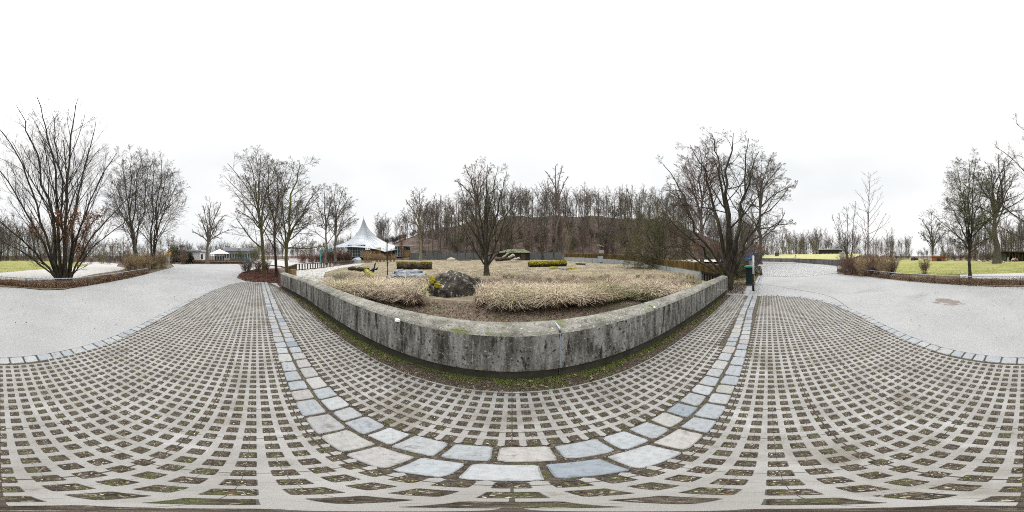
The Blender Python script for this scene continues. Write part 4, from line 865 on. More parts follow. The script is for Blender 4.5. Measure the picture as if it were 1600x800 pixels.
for nm, rl_, hi, n_, sd_, lb in (('hedge_stems', railR, 1.0, 5200, 61, 'thin dark upright stems in the right hedge'), ('hedge_stems', railL, 1.3, 6000, 62, 'thin dark upright stems in the left hedge')):
    pl_ = off(rl_, .0, hi); xs_ = [p[0] for p in pl_]; ys_ = [p[1] for p in pl_]; pos = []
    while len(pos) < n_:
        x, y = rs.uniform(min(xs_), max(xs_)), rs.uniform(min(ys_), max(ys_))
        if inpoly(x, y, pl_): pos.append((x, y, 0.0))
    blades(nm, pos, rs.uniform(.2, .62, n_), .35, .005, [(.10, .065, .05), (.16, .11, .08), (.22, .16, .11)], lb, sd_, seg=2, cat='ground cover')
# small stones, moss and leaf bits lying in the openings of the nearest paving
cp = []
for i in range(12000):
    a = rs.uniform(0, 6.28); d = .15 + 2.6 * rs.uniform(0, 1); x, y = d * math.cos(a), d * math.sin(a)
    x = round(x / .1) * .1 + rs.uniform(-.027, .027); y = math.floor(y / .1) * .1 + (.07 if y < .3 else .05) + rs.uniform(-.027, .027)
    if inpoly(x, y, R1) or inpoly(x, y, R2): cp.append((x, y, -.009 + rs.uniform(0, .004)))
o = npleaves('stone_crumbs', cp, .0065, [(.42, .38, .32), (.30, .26, .2), (.14, .17, .04), (.12, .15, .03), (.20, .13, .08), (.5, .47, .42)], None, None, 8)
tag(o, 'grit, moss and leaf crumbs in the openings of the paving', 'grit', kind='stuff')

# ------------------------------------------------------------------ rocks and logs
def rock(name, label, c, s, m, seed, rz=0, cuts=3, rough=.28, group=None, cat='rock', flat=0):
    rr = random.Random(seed); bm = bmesh.new(); bmesh.ops.create_icosphere(bm, subdivisions=5, radius=1)
    from mathutils import noise
    pl = [(Vector((rr.gauss(0, 1), rr.gauss(0, 1), abs(rr.gauss(0, .7)))).normalized(), rr.uniform(.68, .92)) for _ in range(9)]
    if flat: pl.append((Vector((rr.uniform(-.15, .15), -.15, 1)).normalized(), flat))
    for v in bm.verts:
        p = v.co.copy()
        if p.z < 0.25:
            hr = math.hypot(p.x, p.y) + 1e-6; q_ = min(.97, hr * 2.4) / hr; p.x *= q_; p.y *= q_
        for nrm, dd in pl:
            k = p.dot(nrm)
            if k > dd: p -= nrm * (k - dd) * .9
        p *= 1 + rough * noise.fractal(p * 1.6 + Vector((seed, 0, 0)), 1, 2, 4)
        p *= 1 + rough * .35 * .45 * noise.fractal(p * 6 + Vector((0, seed, 0)), 1, 2, 4)
        v.co = Vector((p.x * s[0], p.y * s[1], p.z * s[2]))
    o = bmobj(name, bm, m, smooth_=False); o.location = c; o.rotation_euler = (0, 0, rz)
    for q in o.data.polygons: q.use_smooth = True
    return tag(o, label, cat, group)
def at(px, d, dz=0): p = D(px, d); p.z = gz(p.x, p.y) + dz; return p
rock('boulder', 'large lichen-spotted boulder with yellow moss between the grass tussocks', at(705, 6.75, .22), (.90, .62, .82), X['rock'], 4, rz=.30, rough=.20, flat=.80)
rock('moss_cushion', 'ochre moss cushion on the left shoulder of the large boulder', at(684, 6.45, .48), (.15, .12, .14), X['mossy'], 61, cat='moss')
rock('moss_cushion', 'small ochre moss tuft at the left edge of the large boulder', at(676, 6.6, .62), (.14, .12, .14), X['mossy'], 62, cat='moss')
rock('boulder', 'low mossy brown boulder against the right side of the large boulder', at(736, 7.2, .24), (.55, .45, .46), X['rock'], 9, rz=.9)
rock('slab_rock', 'flat blue-grey rock slab with a pale band in front of the hollow log', at(641, 11.6, .28), (1.25, .75, .36), X['slate'], 12, rz=.55, flat=.6)
rock('slab_rock', 'broken grey rock left of the flat rock slab', at(625, 11.8, .25), (.55, .5, .36), X['slate'], 15, rz=.2)
rock('boulder', 'small pale boulder beside the thin sapling', at(612, 11.2, .12), (.42, .4, .26), X['slate'], 17)
rock('moss_cushion', 'yellow moss cushion at the right tip of the rock slab', at(662, 11.3, .10), (.34, .3, .2), X['mossy'], 18, cat='moss')
rock('pale_stone', 'whitish pointed stone at the back fence of the enclosure', at(705, 46, .25), (1.2, .7, .55), X['palewood'], 19)
rock('boulder', 'dark rounded boulder between the green bin and the road', P(1185, 430) + Vector((0, 0, .35)), (.40, .34, .42), X['rock'], 23)
rock('grey_shelter', 'pale grey domed concrete block at the edge of the reddish shrubs', at(557, 33, .45), (1.35, .9, .95), X['moatgrey'], 25, rough=.04, flat=.7, cat='shelter')
rock('loose_stone', 'white pebble on the cap of the wall left of the joint', (Epx(621, 497, 2.02)).to_tuple()[:2] + (.815,), (.035, .028, .02), X['white'], 26, cat='stone')
rock('loose_stone', 'whitish lichen lump on the wall cap right of the joint', (2.07, 1.735, .77), (.022, .02, .018), X['white'], 27, cat='stone')
for q, (px, d) in enumerate(((1427, 68), (1431.5, 68))): rock('dark_boulder', ('left' if q == 0 else 'right') + ' one of two small black boulders on the far pale path', at(px, d, .5), (1.0, .8, .75), X['black'], 40 + q)
for px, d, s in ((865, 19.5, .45), (893, 19, .42), (883, 17.5, .25)): rock('moss_cushion', {865: 'yellow-green moss cushion below the left part of the mossy bank', 893: 'largest yellow moss cushion in the field right of the mossy bank', 883: 'small moss patch lowest in the field before the mossy bank'}[px], at(px, d, .03), (s * 1.5, s * .8, s * .45), X['mossy'], px, cat='moss')
rock('grey_stone', 'grey stones lying between the yellow moss cushions', at(880, 18.6, .02), (.55, .35, .2), X['slate'], 51)
def log(name, label, a, b, r0, r1, m, parent=None, seed=0, seg=22, hollow=False, knobs=.12, cat='log'):
    rs = np.random.RandomState(seed); a = np.array(a); b = np.array(b); t = np.linspace(0, 1, seg + 1)[:, None]; pts = a + (b - a) * t + rs.normal(0, .03, (seg + 1, 3)); rad = (r0 + (r1 - r0) * t[:, 0]) * (1 + rs.normal(0, knobs * .5, seg + 1))
    V, F = tubes([(pts, rad)], 16); V = V + rs.normal(0, .07 * r0, V.shape); n = len(V)
    T_ = [(i, (i + 1) % 16, n) for i in range(16)] + [(n - 16 + (i + 1) % 16, n - 16 + i, n + 1) for i in range(16)]
    d_ = (b - a) / np.linalg.norm(b - a); V = np.concatenate([V, [pts[0] + d_ * (r0 * .8 if hollow else 0)], [pts[-1] - d_ * (r1 * .8 if hollow else 0)]])
    o = npmesh(name, V, [F, T_], m, parent, smooth_=True)
    return tag(o, label, cat) if label else o
p0, p1 = at(620, 19.3, .38), at(675, 18.5, .36)
log('hollow_log', 'long thick hollow log with moss on its top lying in the field', p0, p1, .46, .42, X['logwood'], seed=3, hollow=True)
# mossy bank: a fringe-edged long mossy trunk
p0, p1 = at(826, 21.5, .30), at(884, 23.5, .38)
mb = thing('mossy_log', 'long low log wholly covered in bright yellow moss', 'log', (p0 + p1) / 2)
q0, q1 = p0 - (p0 + p1) / 2, p1 - (p0 + p1) / 2
log('trunk', None, q0 + Vector((0, 0, -.05)), q1 + Vector((0, 0, -.05)), .36, .34, X['logwood'], mb, seed=5)
rs = np.random.RandomState(3); V = []; nn = 9000; t = rs.uniform(0, 1, nn); th = rs.uniform(.1, 3.04, nn)
cx = np.outer(1 - t, np.array(q0)) + np.outer(t, np.array(q1)); dirv = (q1 - q0).normalized(); nv = np.array([dirv.y, -dirv.x, 0])
c3 = cx + nv * (np.cos(th) * .42)[:, None] + np.array([0, 0, 1]) * (np.sin(th) * .36)[:, None]
npleaves('moss_cover', c3 + rs.normal(0, .045, c3.shape), .06, [(.42, .40, .02), (.32, .30, .02), (.50, .46, .04), (.20, .17, .02)], mb, X['mossgreen'], 5)
def moss_on(q0, q1, r, parent, n, patch, seed, lo=.5, hi=2.64):
    rs = np.random.RandomState(seed); t = rs.uniform(0, 1, n); th = rs.uniform(lo, hi, n); keep = (np.sin(t * 23 + seed) + np.sin(t * 9.1) + rs.normal(0, .4, n)) > patch; t, th = t[keep], th[keep]
    dv = (q1 - q0).normalized(); nv = np.array([dv.y, -dv.x, 0]); c = np.outer(1 - t, np.array(q0)) + np.outer(t, np.array(q1)) + nv * (np.cos(th) * r)[:, None] + np.array([0, 0, 1]) * (np.sin(th) * r)[:, None]
    return npleaves('moss_cover', c, .05, [(.30, .28, .02), (.22, .20, .02), (.38, .34, .03), (.14, .12, .02)], parent, X['mossgreen'], seed)
hl = [o for o in bpy.data.objects if o.name == 'hollow_log'][0]
moss_on(at(620, 19.3, .38), at(675, 18.5, .36), .47, hl, 4200, -.5, 3)
# fallen pale-ended trunk
f0 = at(790, 35, 0); ft = thing('fallen_trunk', 'fallen mossy tree trunk with pale sawn branch stubs in front of the dark shed', 'log', f0)
def rel(px, d, z): p = D(px, d); return np.array([p.x - f0.x, p.y - f0.y, z])
log('trunk', None, rel(775, 35, .55), rel(806, 35, .85), .42, .34, X['logwood'], ft, seed=6)
log('branch_stub', None, rel(785, 35, .9), rel(795, 34.5, 2.0), .22, .16, X['palewood'], ft, seed=7, seg=8)
log('branch_stub', None, rel(795, 35, .9), rel(803, 34.6, 1.6), .26, .3, X['palewood'], ft, seed=8, seg=8)
log('branch_stub', None, rel(798, 34.6, .35), rel(812, 34.2, .9), .2, .26, X['palewood'], ft, seed=9, seg=8)
log('branch_stub', None, rel(796, 34.4, .35), rel(816, 34.0, .2), .12, .08, X['palewood'], ft, seed=10, seg=8)
# driftwood left
f0 = at(560, 13.5, 0); dw = thing('driftwood', 'rotten branching driftwood with a yellow-mossed end left of the sapling', 'log', f0)
log('trunk', None, rel(545, 15.2, .42), rel(574, 14.2, .40), .14, .22, X['logwood'], dw, seed=11, knobs=.3)
log('mossy_limb', None, rel(571, 14.2, .32), rel(583, 11.3, .16), .17, .15, X['mossy'], dw, seed=12, knobs=.3)
log('broken_limb', None, rel(574, 14.0, .25), rel(590, 13.0, .60), .12, .05, X['black'], dw, seed=13, knobs=.3)
log('broken_limb', None, rel(583, 13.0, .3), rel(587, 13.0, .95), .07, .05, X['black'], dw, seed=14, knobs=.3)
log('flat_log', 'thin dark branch lying at the back fence right of the whitish stone', at(715, 44, .1), at(736, 44, .1), .13, .1, X['logwood'], seed=15)
log('flat_log', 'short dark mossy branch in the grass right of the mossy log', at(900, 27, .12), at(915, 26, .12), .16, .1, X['logwood'], seed=16)

# ------------------------------------------------------------------ fences
def path_pts(pts, step):
    outp = []; pts = [Vector(p) for p in pts]
    for a, b in zip(pts, pts[1:]):
        n = max(1, int((b - a).length / step)); outp += [(a.lerp(b, i / n), (b - a)) for i in range(n)]
    outp.append((pts[-1], pts[-1] - pts[-2])); return outp
# right palisade on a pale moat wall
pal_pts = [(1098, 11, .61, 1.17, -.05), (1070, 13.9, .60, 1.2, 0), (1040, 17.9, .59, 1.23, .05), (1015, 22.3, .72, 1.5, .1), (985, 28, .90, 1.8, .15), (935, 31.8, 1.2, 2.0, .2), (905, 37, 1.37, 2.2, .3), (882, 46, 1.4, 2.2, .4)]
palr = thing('palisade_fence', 'curving fence of upright mossy brown timber pales on a pale concrete moat wall', 'fence')
V, F = [], []; n = 0; TI = []; rgp = random.Random(5)
for (a, b) in zip(pal_pts, pal_pts[1:]):
    pa, pb = D(a[0], a[1]), D(b[0], b[1]); L = (pb - pa).length; m = max(1, int(L / .16)); dr = (pb - pa).normalized(); nr = Vector((dr.y, -dr.x, 0))
    for i in range(m):
        t = i / m; p = pa.lerp(pb, t); z0 = a[2] + (b[2] - a[2]) * t; z1 = a[3] + (b[3] - a[3]) * t + rgp.uniform(-.03, .03); r = .068; k = len(V); g = rgp.uniform(.6, 1.15); c = (g, g * rgp.uniform(.85, 1.0), g * rgp.uniform(.6, 1))
        for z in (z0 - .06, z1):
            for q in range(6):
                an = q * math.pi / 3; V.append((p.x + r * math.cos(an) , p.y + r * math.sin(an), z)); TI.append(c)
        V.append((p.x, p.y, z1 + .03)); TI.append(c)
        F += [(k + q, k + (q + 1) % 6, k + 6 + (q + 1) % 6, k + 6 + q) for q in range(6)] + [(k + 6 + q, k + 6 + (q + 1) % 6, k + 12, k + 12) for q in range(6)]
Fq = [f for f in F if f[2] != f[3]]; Ft = [f[:3] for f in F if f[2] == f[3]]
npmesh('timber_pales', V, [Fq, Ft], X['palisade'], palr, tint=np.array(TI))
V, F = [], []
for (px, d, z0, z1, zb) in pal_pts:
    p, q = D(px, d - .10), D(px, d + .14); k = len(V); V += [(p.x, p.y, zb - .4), (p.x, p.y, z0 - .03), (q.x, q.y, z0 - .03), (q.x, q.y, zb - .4)]
    if k: F += [(k - 4 + i, k - 4 + (i + 1) % 4, k + (i + 1) % 4, k + i) for i in range(4)]
F += [(0, 1, 2, 3)]
npmesh('moat_wall', V, [F], X['moatgrey'], palr)
# timber crib from the palisade corner towards the oak
cr_ = thing('timber_crib', 'mossy timber box cribbing with open bays next to the right end of the wall', 'fence')
ca, cb = D(1098, 11), D(1136, 8.3); nn = 8
for i in range(nn + 1):
    p = ca.lerp(cb, i / nn); part_box('post', (p.x, p.y, .28), (.15, .15, .72), X['palisade'], cr_, rz=.5, bev=.01)
c = (ca + cb) / 2; L = (cb - ca).length; rz = math.atan2((cb - ca).y, (cb - ca).x)
part_box('rail', (c.x, c.y, .55), (L + .1, .18, .12), X['palisade'], cr_, rz=rz); part_box('back_board', (c.x + .12, c.y + .12, .2), (L, .06, .6), X['post'], cr_, rz=rz)
V, F, TI = [], [], []
for i in range(int(L / .15)):
    p = ca.lerp(cb, i * .15 / L); k = len(V); g = rgp.uniform(.6, 1.15)
    for z in (.62, 1.15 + rgp.uniform(-.02, .02)):
        for q in range(6): V.append((p.x + .066 * math.cos(q * 1.047), p.y + .066 * math.sin(q * 1.047), z)); TI.append((g, g * .95, g * .8))
    F += [(k + q, k + (q + 1) % 6, k + 6 + (q + 1) % 6, k + 6 + q) for q in range(6)]; F += [(k + 6, k + 7, k + 8, k + 9), (k + 6, k + 9, k + 10, k + 11)]
npmesh('timber_pales', V, [F], X['palisade'], cr_, tint=np.array(TI))
# left fence of dark posts with a rail
lf = thing('post_fence', 'low dark timber fence with flat top rail above the pale moat apron', 'fence')
fp = [D(447, 12.6), D(463, 18.2), D(500, 21), D(530, 26.2), D(560, 35)]
for p, d in path_pts(fp, .42): 
    part_box('post', (p.x, p.y, .40), (.12, .10, .62), X['post'], lf, rz=math.atan2(d.y, d.x), bev=.01)
for a, b in zip(fp, fp[1:]):
    c = (a + b) / 2; part_box('rail', (c.x, c.y, .74), ((b - a).length, .16, .08), X['post'], lf, rz=math.atan2((b - a).y, (b - a).x), bev=.01)
# back fence of grey boards
bf = thing('board_fence', 'long grey board fence at the foot of the wooded slope', 'fence')
bp_ = [D(640, 52.5), D(690, 52.5), D(740, 52.3), D(775, 52.2)]; bp2 = [D(828, 52), D(880, 48)]
for seq in (bp_, bp2):
    for p, d in path_pts(seq, 2.4)[:-1]:
        rz = math.atan2(d.y, d.x); c = p + d.normalized() * 1.2; z = gz(c.x, c.y)
        part_box('board_panel', (c.x, c.y, z + 1.15), (2.3, .06, 2.2), X['slatgrey'], bf, rz=rz, bev=.005); part_box('post', (p.x, p.y, z + 1.2), (.1, .1, 2.4), X['post'], bf, rz=rz)
# low tubular railings
def rail(name, label, pts, ex=None):
    root = thing(name, label, 'railing')
    bm = bmesh.new()
    for a, b in zip(pts, pts[1:]):
        cyl(bm, (a.x, a.y, .5), (b.x, b.y, .5), .020, n=10); bmesh.ops.create_uvsphere(bm, u_segments=8, v_segments=6, radius=.021, matrix=Matrix.Translation((b.x, b.y, .5)))
    bmobj('top_tube', bm, X['steel'], root, True)
    acc = path_pts([Vector((p.x, p.y, 0)) for p in pts], 1.55)
    for p, d in acc:
        bm = bmesh.new(); cyl(bm, (p.x, p.y, 0), (p.x, p.y, .49), .02, n=8); bmobj('post', bm, X['darksteel'], root, True)
def rail2(name, label, pts):
    root = thing(name, label, 'railing'); sp = smoothpath(pts); bm = bmesh.new()
    V, F = tubes([(np.array([(p.x, p.y, .5) for p in sp]), np.full(len(sp), .021))], 8)
    npmesh('top_tube', V, [F], X['steel'], root, smooth_=True)
    s = 0; last = -9
    for a, b in zip(sp, sp[1:]):
        if s - last > 1.5: 
            bm2 = bmesh.new(); cyl(bm2, (a.x, a.y, 0), (a.x, a.y, .49), .022, n=8); bmobj('post', bm2, X['darksteel'], root, True); last = s
        s += (b - a).length
    bm.free()
rail2('low_railing', 'knee-high steel tube railing along the right planting bed', [P(1318, 412.5, .5)] + railR[:-1] + [P(1560, 432.2, .5), P(1592, 432.1, .5)])
rail2('low_railing', 'knee-high steel tube railing in front of the many-stemmed tree', [P(1594, 432.1, .5)] + railL)
rail2('low_railing', 'knee-high steel tube railing at the far edge of the plaza before the white pavilion', [P(318, 409.2, .4), P(350, 409.2, .4), P(385, 409.2, .4)])

# ------------------------------------------------------------------ street furniture
b = P(1171.5, 445); bn = thing('wheelie_bin', 'dark green litter bin with a bright green lid beside the road', 'bin', b, rz=R(-80))
part_box('body', (0, 0, .53), (.50, .54, .92), X['bingreen'], bn, bev=.03, taper=.82)
bm = bmesh.new(); box(bm, (0, 0, 1.03), (.60, .64, .07), bev=.025); box(bm, (0, .04, 1.075), (.50, .5, .05), bev=.02, rx=R(3)); box(bm, (0, -.33, 1.02), (.42, .05, .04), bev=.012); bmobj('lid', bm, X['lidgreen'], bn)
for s in (-1, 1):
    bm = bmesh.new(); cyl(bm, (s * .17 - .03, .24, .1), (s * .17 + .03, .24, .1), .10, n=16); bmobj('wheel', bm, X['black'], bn)
b = P(1177, 454.5); ps = thing('marker_post', 'slim post, white above and black below, at the end of the sett band', 'post', b)
bm = bmesh.new(); cyl(bm, (0, 0, 0), (0, 0, .82), .034, n=14); cyl(bm, (0, 0, .0), (0, 0, .42), .055, n=14); bmobj('lower_tube', bm, X['black'], ps, True)
bm = bmesh.new(); cyl(bm, (0, 0, .82), (0, 0, 1.64), .045, n=14); bmesh.ops.create_uvsphere(bm, u_segments=12, v_segments=8, radius=.045, matrix=Matrix.Translation((0, 0, 1.64))); bmobj('upper_tube', bm, X['white'], ps, True)
b = D(1174, 12.2); sg = thing('sign_stand', 'grey panel stand carrying two round blue signs behind the green bin', 'sign', b, rz=R(-84))
part_box('stand', (0, 0, .75), (.42, .12, 1.5), X['greybox'], sg); 
for dx, z, r in ((-.02, 1.60, .17), (-.36, 1.42, .14)):
    bm = bmesh.new(); cyl(bm, (dx if dx < -.1 else .02, -.09, z), (dx if dx < -.1 else .02, -.12, z), r, n=32); bmobj('round_sign', bm, X['blue'], sg)
part_box('bracket', (-.2, -.07, 1.38), (.5, .03, .05), X['darksteel'], sg)
b = P(262.5, 413.5); st_ = thing('information_post', 'grey post with a yellow and orange top at the end of the left planting bed', 'sign', b, rz=R(120))
k = b.length; part_box('panel', (0, 0, .95), (.75, .30, 1.9), X['greybox'], st_, bev=.03)
part_box('yellow_head', (-.08, -.02, 2.08), (.9, .36, .34), X['yellow'], st_, bev=.03); part_box('orange_flag', (.42, 0, 2.32), (.34, .2, .2), X['orange'], st_)
part_box('lower_slot', (0, -.16, .5), (.2, .03, .25), X['black'], st_, bev=.005); part_box('upper_slot', (0, -.16, 1.7), (.26, .03, .12), X['black'], st_, bev=.005)
b = at(501, 34); tp = thing('teal_pole', 'teal painted pole with a cantilevered arm above the rusty shrubs', 'pole', b)
bm = bmesh.new(); cyl(bm, (0, 0, 0), (0, 0, 2.75), .12, n=10); bmobj('pole', bm, X['teal'], tp); e = D(519, 34) - D(501, 34)
bm = bmesh.new(); cyl(bm, (0, 0, 2.75), (e.x, e.y, 2.95), .07, n=8); bmobj('arm', bm, X['teal'], tp)
part_box('hanging_sign', (e.x * .8, e.y * .8, 2.7), (1.1, .08, .55), X['teal'], tp, rz=math.atan2(e.y, e.x))
b = at(939.5, 33.2); bh = thing('feeding_house', 'pale box with a slanted roof panel on a post standing over the palisade', 'nest box', b, rz=.2)
bm = bmesh.new(); cyl(bm, (0, 0, -.3), (0, 0, 3.5), .10, n=10); bmobj('post', bm, X['post'], bh)
part_box('box', (0, -.05, 2.25), (.95, .5, .65), X['moatgrey'], bh, bev=.03); part_box('roof_panel', (-.25, 0, 3.45), (1.15, .75, .10), X['greyroof'], bh, ry=R(14)); part_box('sensor', (.12, 0, 3.1), (.3, .3, .4), X['black'], bh)
bm = bmesh.new(); box(bm, (0, -.1, 0), (1.05, .35, 1.2), bev=.03); wp = bmobj('pale_cabinet', bm, X['moatgrey']); wp.location = at(938, 31.3, .75); wp.rotation_euler = (0, 0, -.55); tag(wp, 'pale cabinet standing against the moat wall below the box on a post', 'cabinet')
b = at(458, 11.6, .05)
bm = bmesh.new(); cyl(bm, (0, 0, 0), (0, 0, .62), .26, .24, n=14)
for v in bm.verts: v.co.x *= random.uniform(.95, 1.05)
sp_ = bmobj('tree_stump', bm, mat('sawn_wood', [(.28, .15, .05), (.42, .26, .11)], 4, bump=.6, stretch=(1, 1, .3), spots=[((.10, .09, .02), 3, .55, (1, 1, 1))])); sp_.location = b; tag(sp_, 'orange-brown upright stump behind the left end of the wall', 'stump')

# ------------------------------------------------------------------ buildings
# tent-roofed pavilion
pc = at(567, 62); tv = thing('tent_pavilion', 'glazed pavilion under a tall pointed translucent tent roof', 'building', pc)
def rl(px, py, d): p = Epx(px, py, d); return p - pc
peak = rl(568, 341, 62)
ringp = [rl(512, 387, 60), rl(530, 386.5, 55), rl(548, 385.5, 52.5), rl(572, 387, 52), rl(590, 389.5, 52.5), rl(602, 393.5, 53), rl(616, 390.5, 56), rl(640, 388.5, 62), rl(630, 386, 72), rl(590, 384, 78), rl(555, 384, 76), rl(525, 386, 70)]
V, F = [], []; m = 14; n = len(ringp)
RG = []
for i in range(n):
    a, b = ringp[i], ringp[(i + 1) % n]; k = 4
    RG += [a.lerp(b, j / k) for j in range(k)]
n = len(RG)
for j in range(m + 1):
    t = j / m
    for p in RG:
        x, y = p.x * (1 - t) + peak.x * t, p.y * (1 - t) + peak.y * t; z = p.z + (peak.z - p.z) * float(np.interp(t, [0, .2, .49, .72, .85, .93, 1], [0, .05, .17, .35, .54, .72, 1])); V.append((x, y, z))
for j in range(m):
    for i in range(n): F.append((j * n + i, j * n + (i + 1) % n, (j + 1) * n + (i + 1) % n, (j + 1) * n + i))
ro = npmesh('tent_roof', V, [F], X['roofweb'], tv, smooth_=True)
so = ro.modifiers.new('thickness', 'SOLIDIFY'); so.thickness = .12
# cable lines on the membrane
br = []
for i in range(0, n, 2):
    br.append((np.array([V[j * n + i] for j in range(m + 1)]) + np.array([0, 0, .06]), np.full(m + 1, .028)))
for j in range(1, m, 2): br.append((np.array([V[j * n + i % n] for i in range(n + 1)]) + np.array([0, 0, .06]), np.full(n + 1, .022)))
v, f = tubes(br, 3); npmesh('roof_cables', v, [f], X['greyroof'], tv)
bm = bmesh.new(); cyl(bm, (peak.x, peak.y, 0), (peak.x, peak.y, peak.z + .9), .22, .08, n=10); bmobj('mast', bm, X['white'], tv)
def glazed(root, a, b, z0, z1, nx, nz, th=.12, wallfrac=None):
    c = (a + b) / 2; L = (b - a).length; rz = math.atan2((b - a).y, (b - a).x); dr = (b - a).normalized()
    for i in range(nx):
        q = a + dr * (L * (i + .5) / nx); fr = part_box('window', (q.x, q.y, (z0 + z1) / 2), (L / nx - .08, .05, z1 - z0), X['glass'], root, rz=rz, bev=0)
        bm = bmesh.new(); hw = L / nx / 2
        for s in (-1, 1): w2 = q + dr * (s * (hw - .05)); box(bm, (w2.x, w2.y, (z0 + z1) / 2), (.10, th, z1 - z0 + .1), rz)
        for k in range(nz + 1): box(bm, (q.x, q.y, z0 + (z1 - z0) * k / nz), (hw * 2 - .2, th * .9, .10), rz)
        bmobj('frame', bm, X['frame'], fr)
glazed(tv, rl(543, 400, 55), rl(571, 400, 54), .3, 4.3, 7, 4)
part_box('wall', tuple((rl(586, 400, 56) + Vector((0, 0, .3)))[:2]) + (1.7,), (5.5, .3, 3.4), X['ochre'], tv)
part_box('wall', tuple((rl(609, 400, 57))[:2]) + (1.6,), (2.2, .3, 3.0), X['ochre'], tv)
glazed(tv, rl(617, 400, 57), rl(629, 400, 58), .3, 3.9, 3, 3)
glazed(tv, rl(630, 400, 58), rl(641, 400, 60), 2.6, 3.9, 3, 1)
part_box('wall', tuple((rl(635.5, 400, 59))[:2]) + (1.45,), (3.0, .3, 2.2), X['ochre'], tv, rz=.5)
part_box('back_wall', (0, 9, 1.6), (24, .4, 3.4), X['greybox'], tv)
part_box('porch_roof', tuple((rl(632, 400, 58))[:2]) + (4.1,), (7.0, 3, .22), X['frame'], tv, rz=.45)
# dark shed
pc = at(802, 47); sh = thing('dark_shed', 'low dark timber shed with a mossy green hipped roof at the back of the enclosure', 'shed', pc, rz=R(0))
part_box('wall', (0, 0, 1.05), (9.3, 3, 2.3), X['darkwood'], sh, bev=.02)
bm = bmesh.new(); vs = [bm.verts.new(c) for c in ((-5.2, -2, 2.15), (5.0, -2, 2.15), (5.0, 2, 2.15), (-5.2, 2, 2.15), (-2.6, 0, 3.25), (3.0, 0, 3.25))]
for f in ((0, 1, 5, 4), (1, 2, 5), (2, 3, 4, 5), (3, 0, 4), (0, 3, 2, 1)): bm.faces.new([vs[i] for i in f])
bmobj('roof', bm, X['mossroof'], sh)
part_box('door', (2.8, -1.52, .95), (1.1, .06, 1.9), X['post'], sh)
# white pavilion row
def facade(root, a, b, z0, z1, m, depth, nwin, roofm, over=.4, slant=.5):
    c = (a + b) / 2; L = (b - a).length; rz = math.atan2((b - a).y, (b - a).x); out_ = Vector((c.x, c.y, 0)).normalized(); dr = (b - a).normalized()
    cc = c + out_ * depth / 2; part_box('wall', (cc.x, cc.y, (z0 + z1) / 2), (L, depth, z1 - z0), m, root, rz=rz, bev=.02)
    part_box('roof', (cc.x, cc.y, z1 + slant / 2 + .02), (L + over * 2, depth + over * 2, slant), roofm, root, rz=rz, bev=.08)
    for i in range(nwin):
        q = a + dr * (L * (i + .5) / nwin) - out_ * .03; w_ = part_box('window', (q.x, q.y, z0 + (z1 - z0) * .52), (L / nwin * .62, .1, (z1 - z0) * .5), X['glass'], root, rz=rz, bev=0)
        part_box('sill', (q.x - out_.x * .05, q.y - out_.y * .05, z0 + (z1 - z0) * .25), (L / nwin * .7, .12, .08), X['white'], w_, rz=rz, bev=0)
wb = thing('white_pavilion', 'low white building with long flat roof behind the far edge of the plaza', 'building'); facade(wb, D(283, 46), D(318, 44), 0, 2.8, X['white'], 6, 7, X['greyroof'])
wb = thing('white_tower', 'narrow white gable block at the left end of the pavilions', 'building'); facade(wb, D(282, 45), D(289, 45), 0, 4.3, X['white'], 4, 2, X['greyroof'])
wb = thing('garden_kiosk', 'small bright white kiosk with a shallow pyramid roof right of the broad tree', 'kiosk')
a, b_ = D(335, 40), D(351, 40); facade(wb, a, b_, 0, 2.1, X['white'], 3.5, 4, X['white'], over=.2, slant=.12)
c = (a + b_) / 2 * 1.04; bm = bmesh.new(); bmesh.ops.create_cone(bm, cap_ends=True, segments=4, radius1=3.4, radius2=.1, depth=1.1, matrix=Matrix.Translation((c.x, c.y, 2.8)) @ Matrix.Rotation(R(45) + math.atan2((b_ - a).y, (b_ - a).x), 4, 'Z')); bmobj('pyramid_roof', bm, X['white'], wb)
wb = thing('grey_hall', 'long low hall with blue-grey roof right of the white kiosk', 'building'); facade(wb, D(350, 52), D(398, 54), 0, 3.2, X['greybox'], 6, 12, X['greyroof'], slant=1.1)
gf = thing('wire_fence', 'teal wire fence with a pale gate post before the grey hall', 'fence')
for i in range(12): p = D(362 + i * 2.4, 38); part_box('post', (p.x, p.y, .7), (.10, .10, 1.4), X['teal'], gf)
c = D(375, 38); part_box('mesh_panel', (c.x, c.y, .6), (4.6, .04, 1.0), X['slatgrey'], gf, rz=math.atan2((D(388, 38) - D(362, 38)).y, (D(388, 38) - D(362, 38)).x))
hb = thing('clipped_hedge', 'low brown clipped hedge in front of the white pavilions', 'hedge'); 
pts = []; rs = np.random.RandomState(8)
for i in range(6000): px = rs.uniform(300, 382); p = D(px, rs.uniform(36, 37.2)); pts.append((p.x, p.y, rs.uniform(0, .75)))
npleaves('leaves', pts, .10, LC + [(.10, .12, .05)], hb)
eb = thing('evergreen_bush', 'dark evergreen bush beside the path to the pavilions', 'bush', at(293, 36)); rs = np.random.RandomState(4); v = rs.normal(size=(5000, 3)); v /= np.linalg.norm(v, axis=1)[:, None]; v *= rs.uniform(.35, 1, (5000, 1)); v += np.array([(-.5, 0, -.2), (.5, .2, .1), (0, .1, .45), (-.9, 0, -.35), (1.0, 0, -.4)])[rs.randint(0, 5, 5000)]; v *= .68
npleaves('foliage', v * np.array([2.2, 1.5, 1.5]) + np.array([0, 0, 1.3]), .12, [(1, 1, 1), (.7, .8, .6)], eb, X['evergreen'])
eb = thing('evergreen_bush', 'dark evergreen thicket behind the yellow-topped post', 'bush', at(271, 44)); npleaves('foliage', v * np.array([2.6, 2, 2.8]) + np.array([0, 0, 2.0]), .16, [(1, 1, 1), (.7, .8, .6)], eb, X['evergreen'])
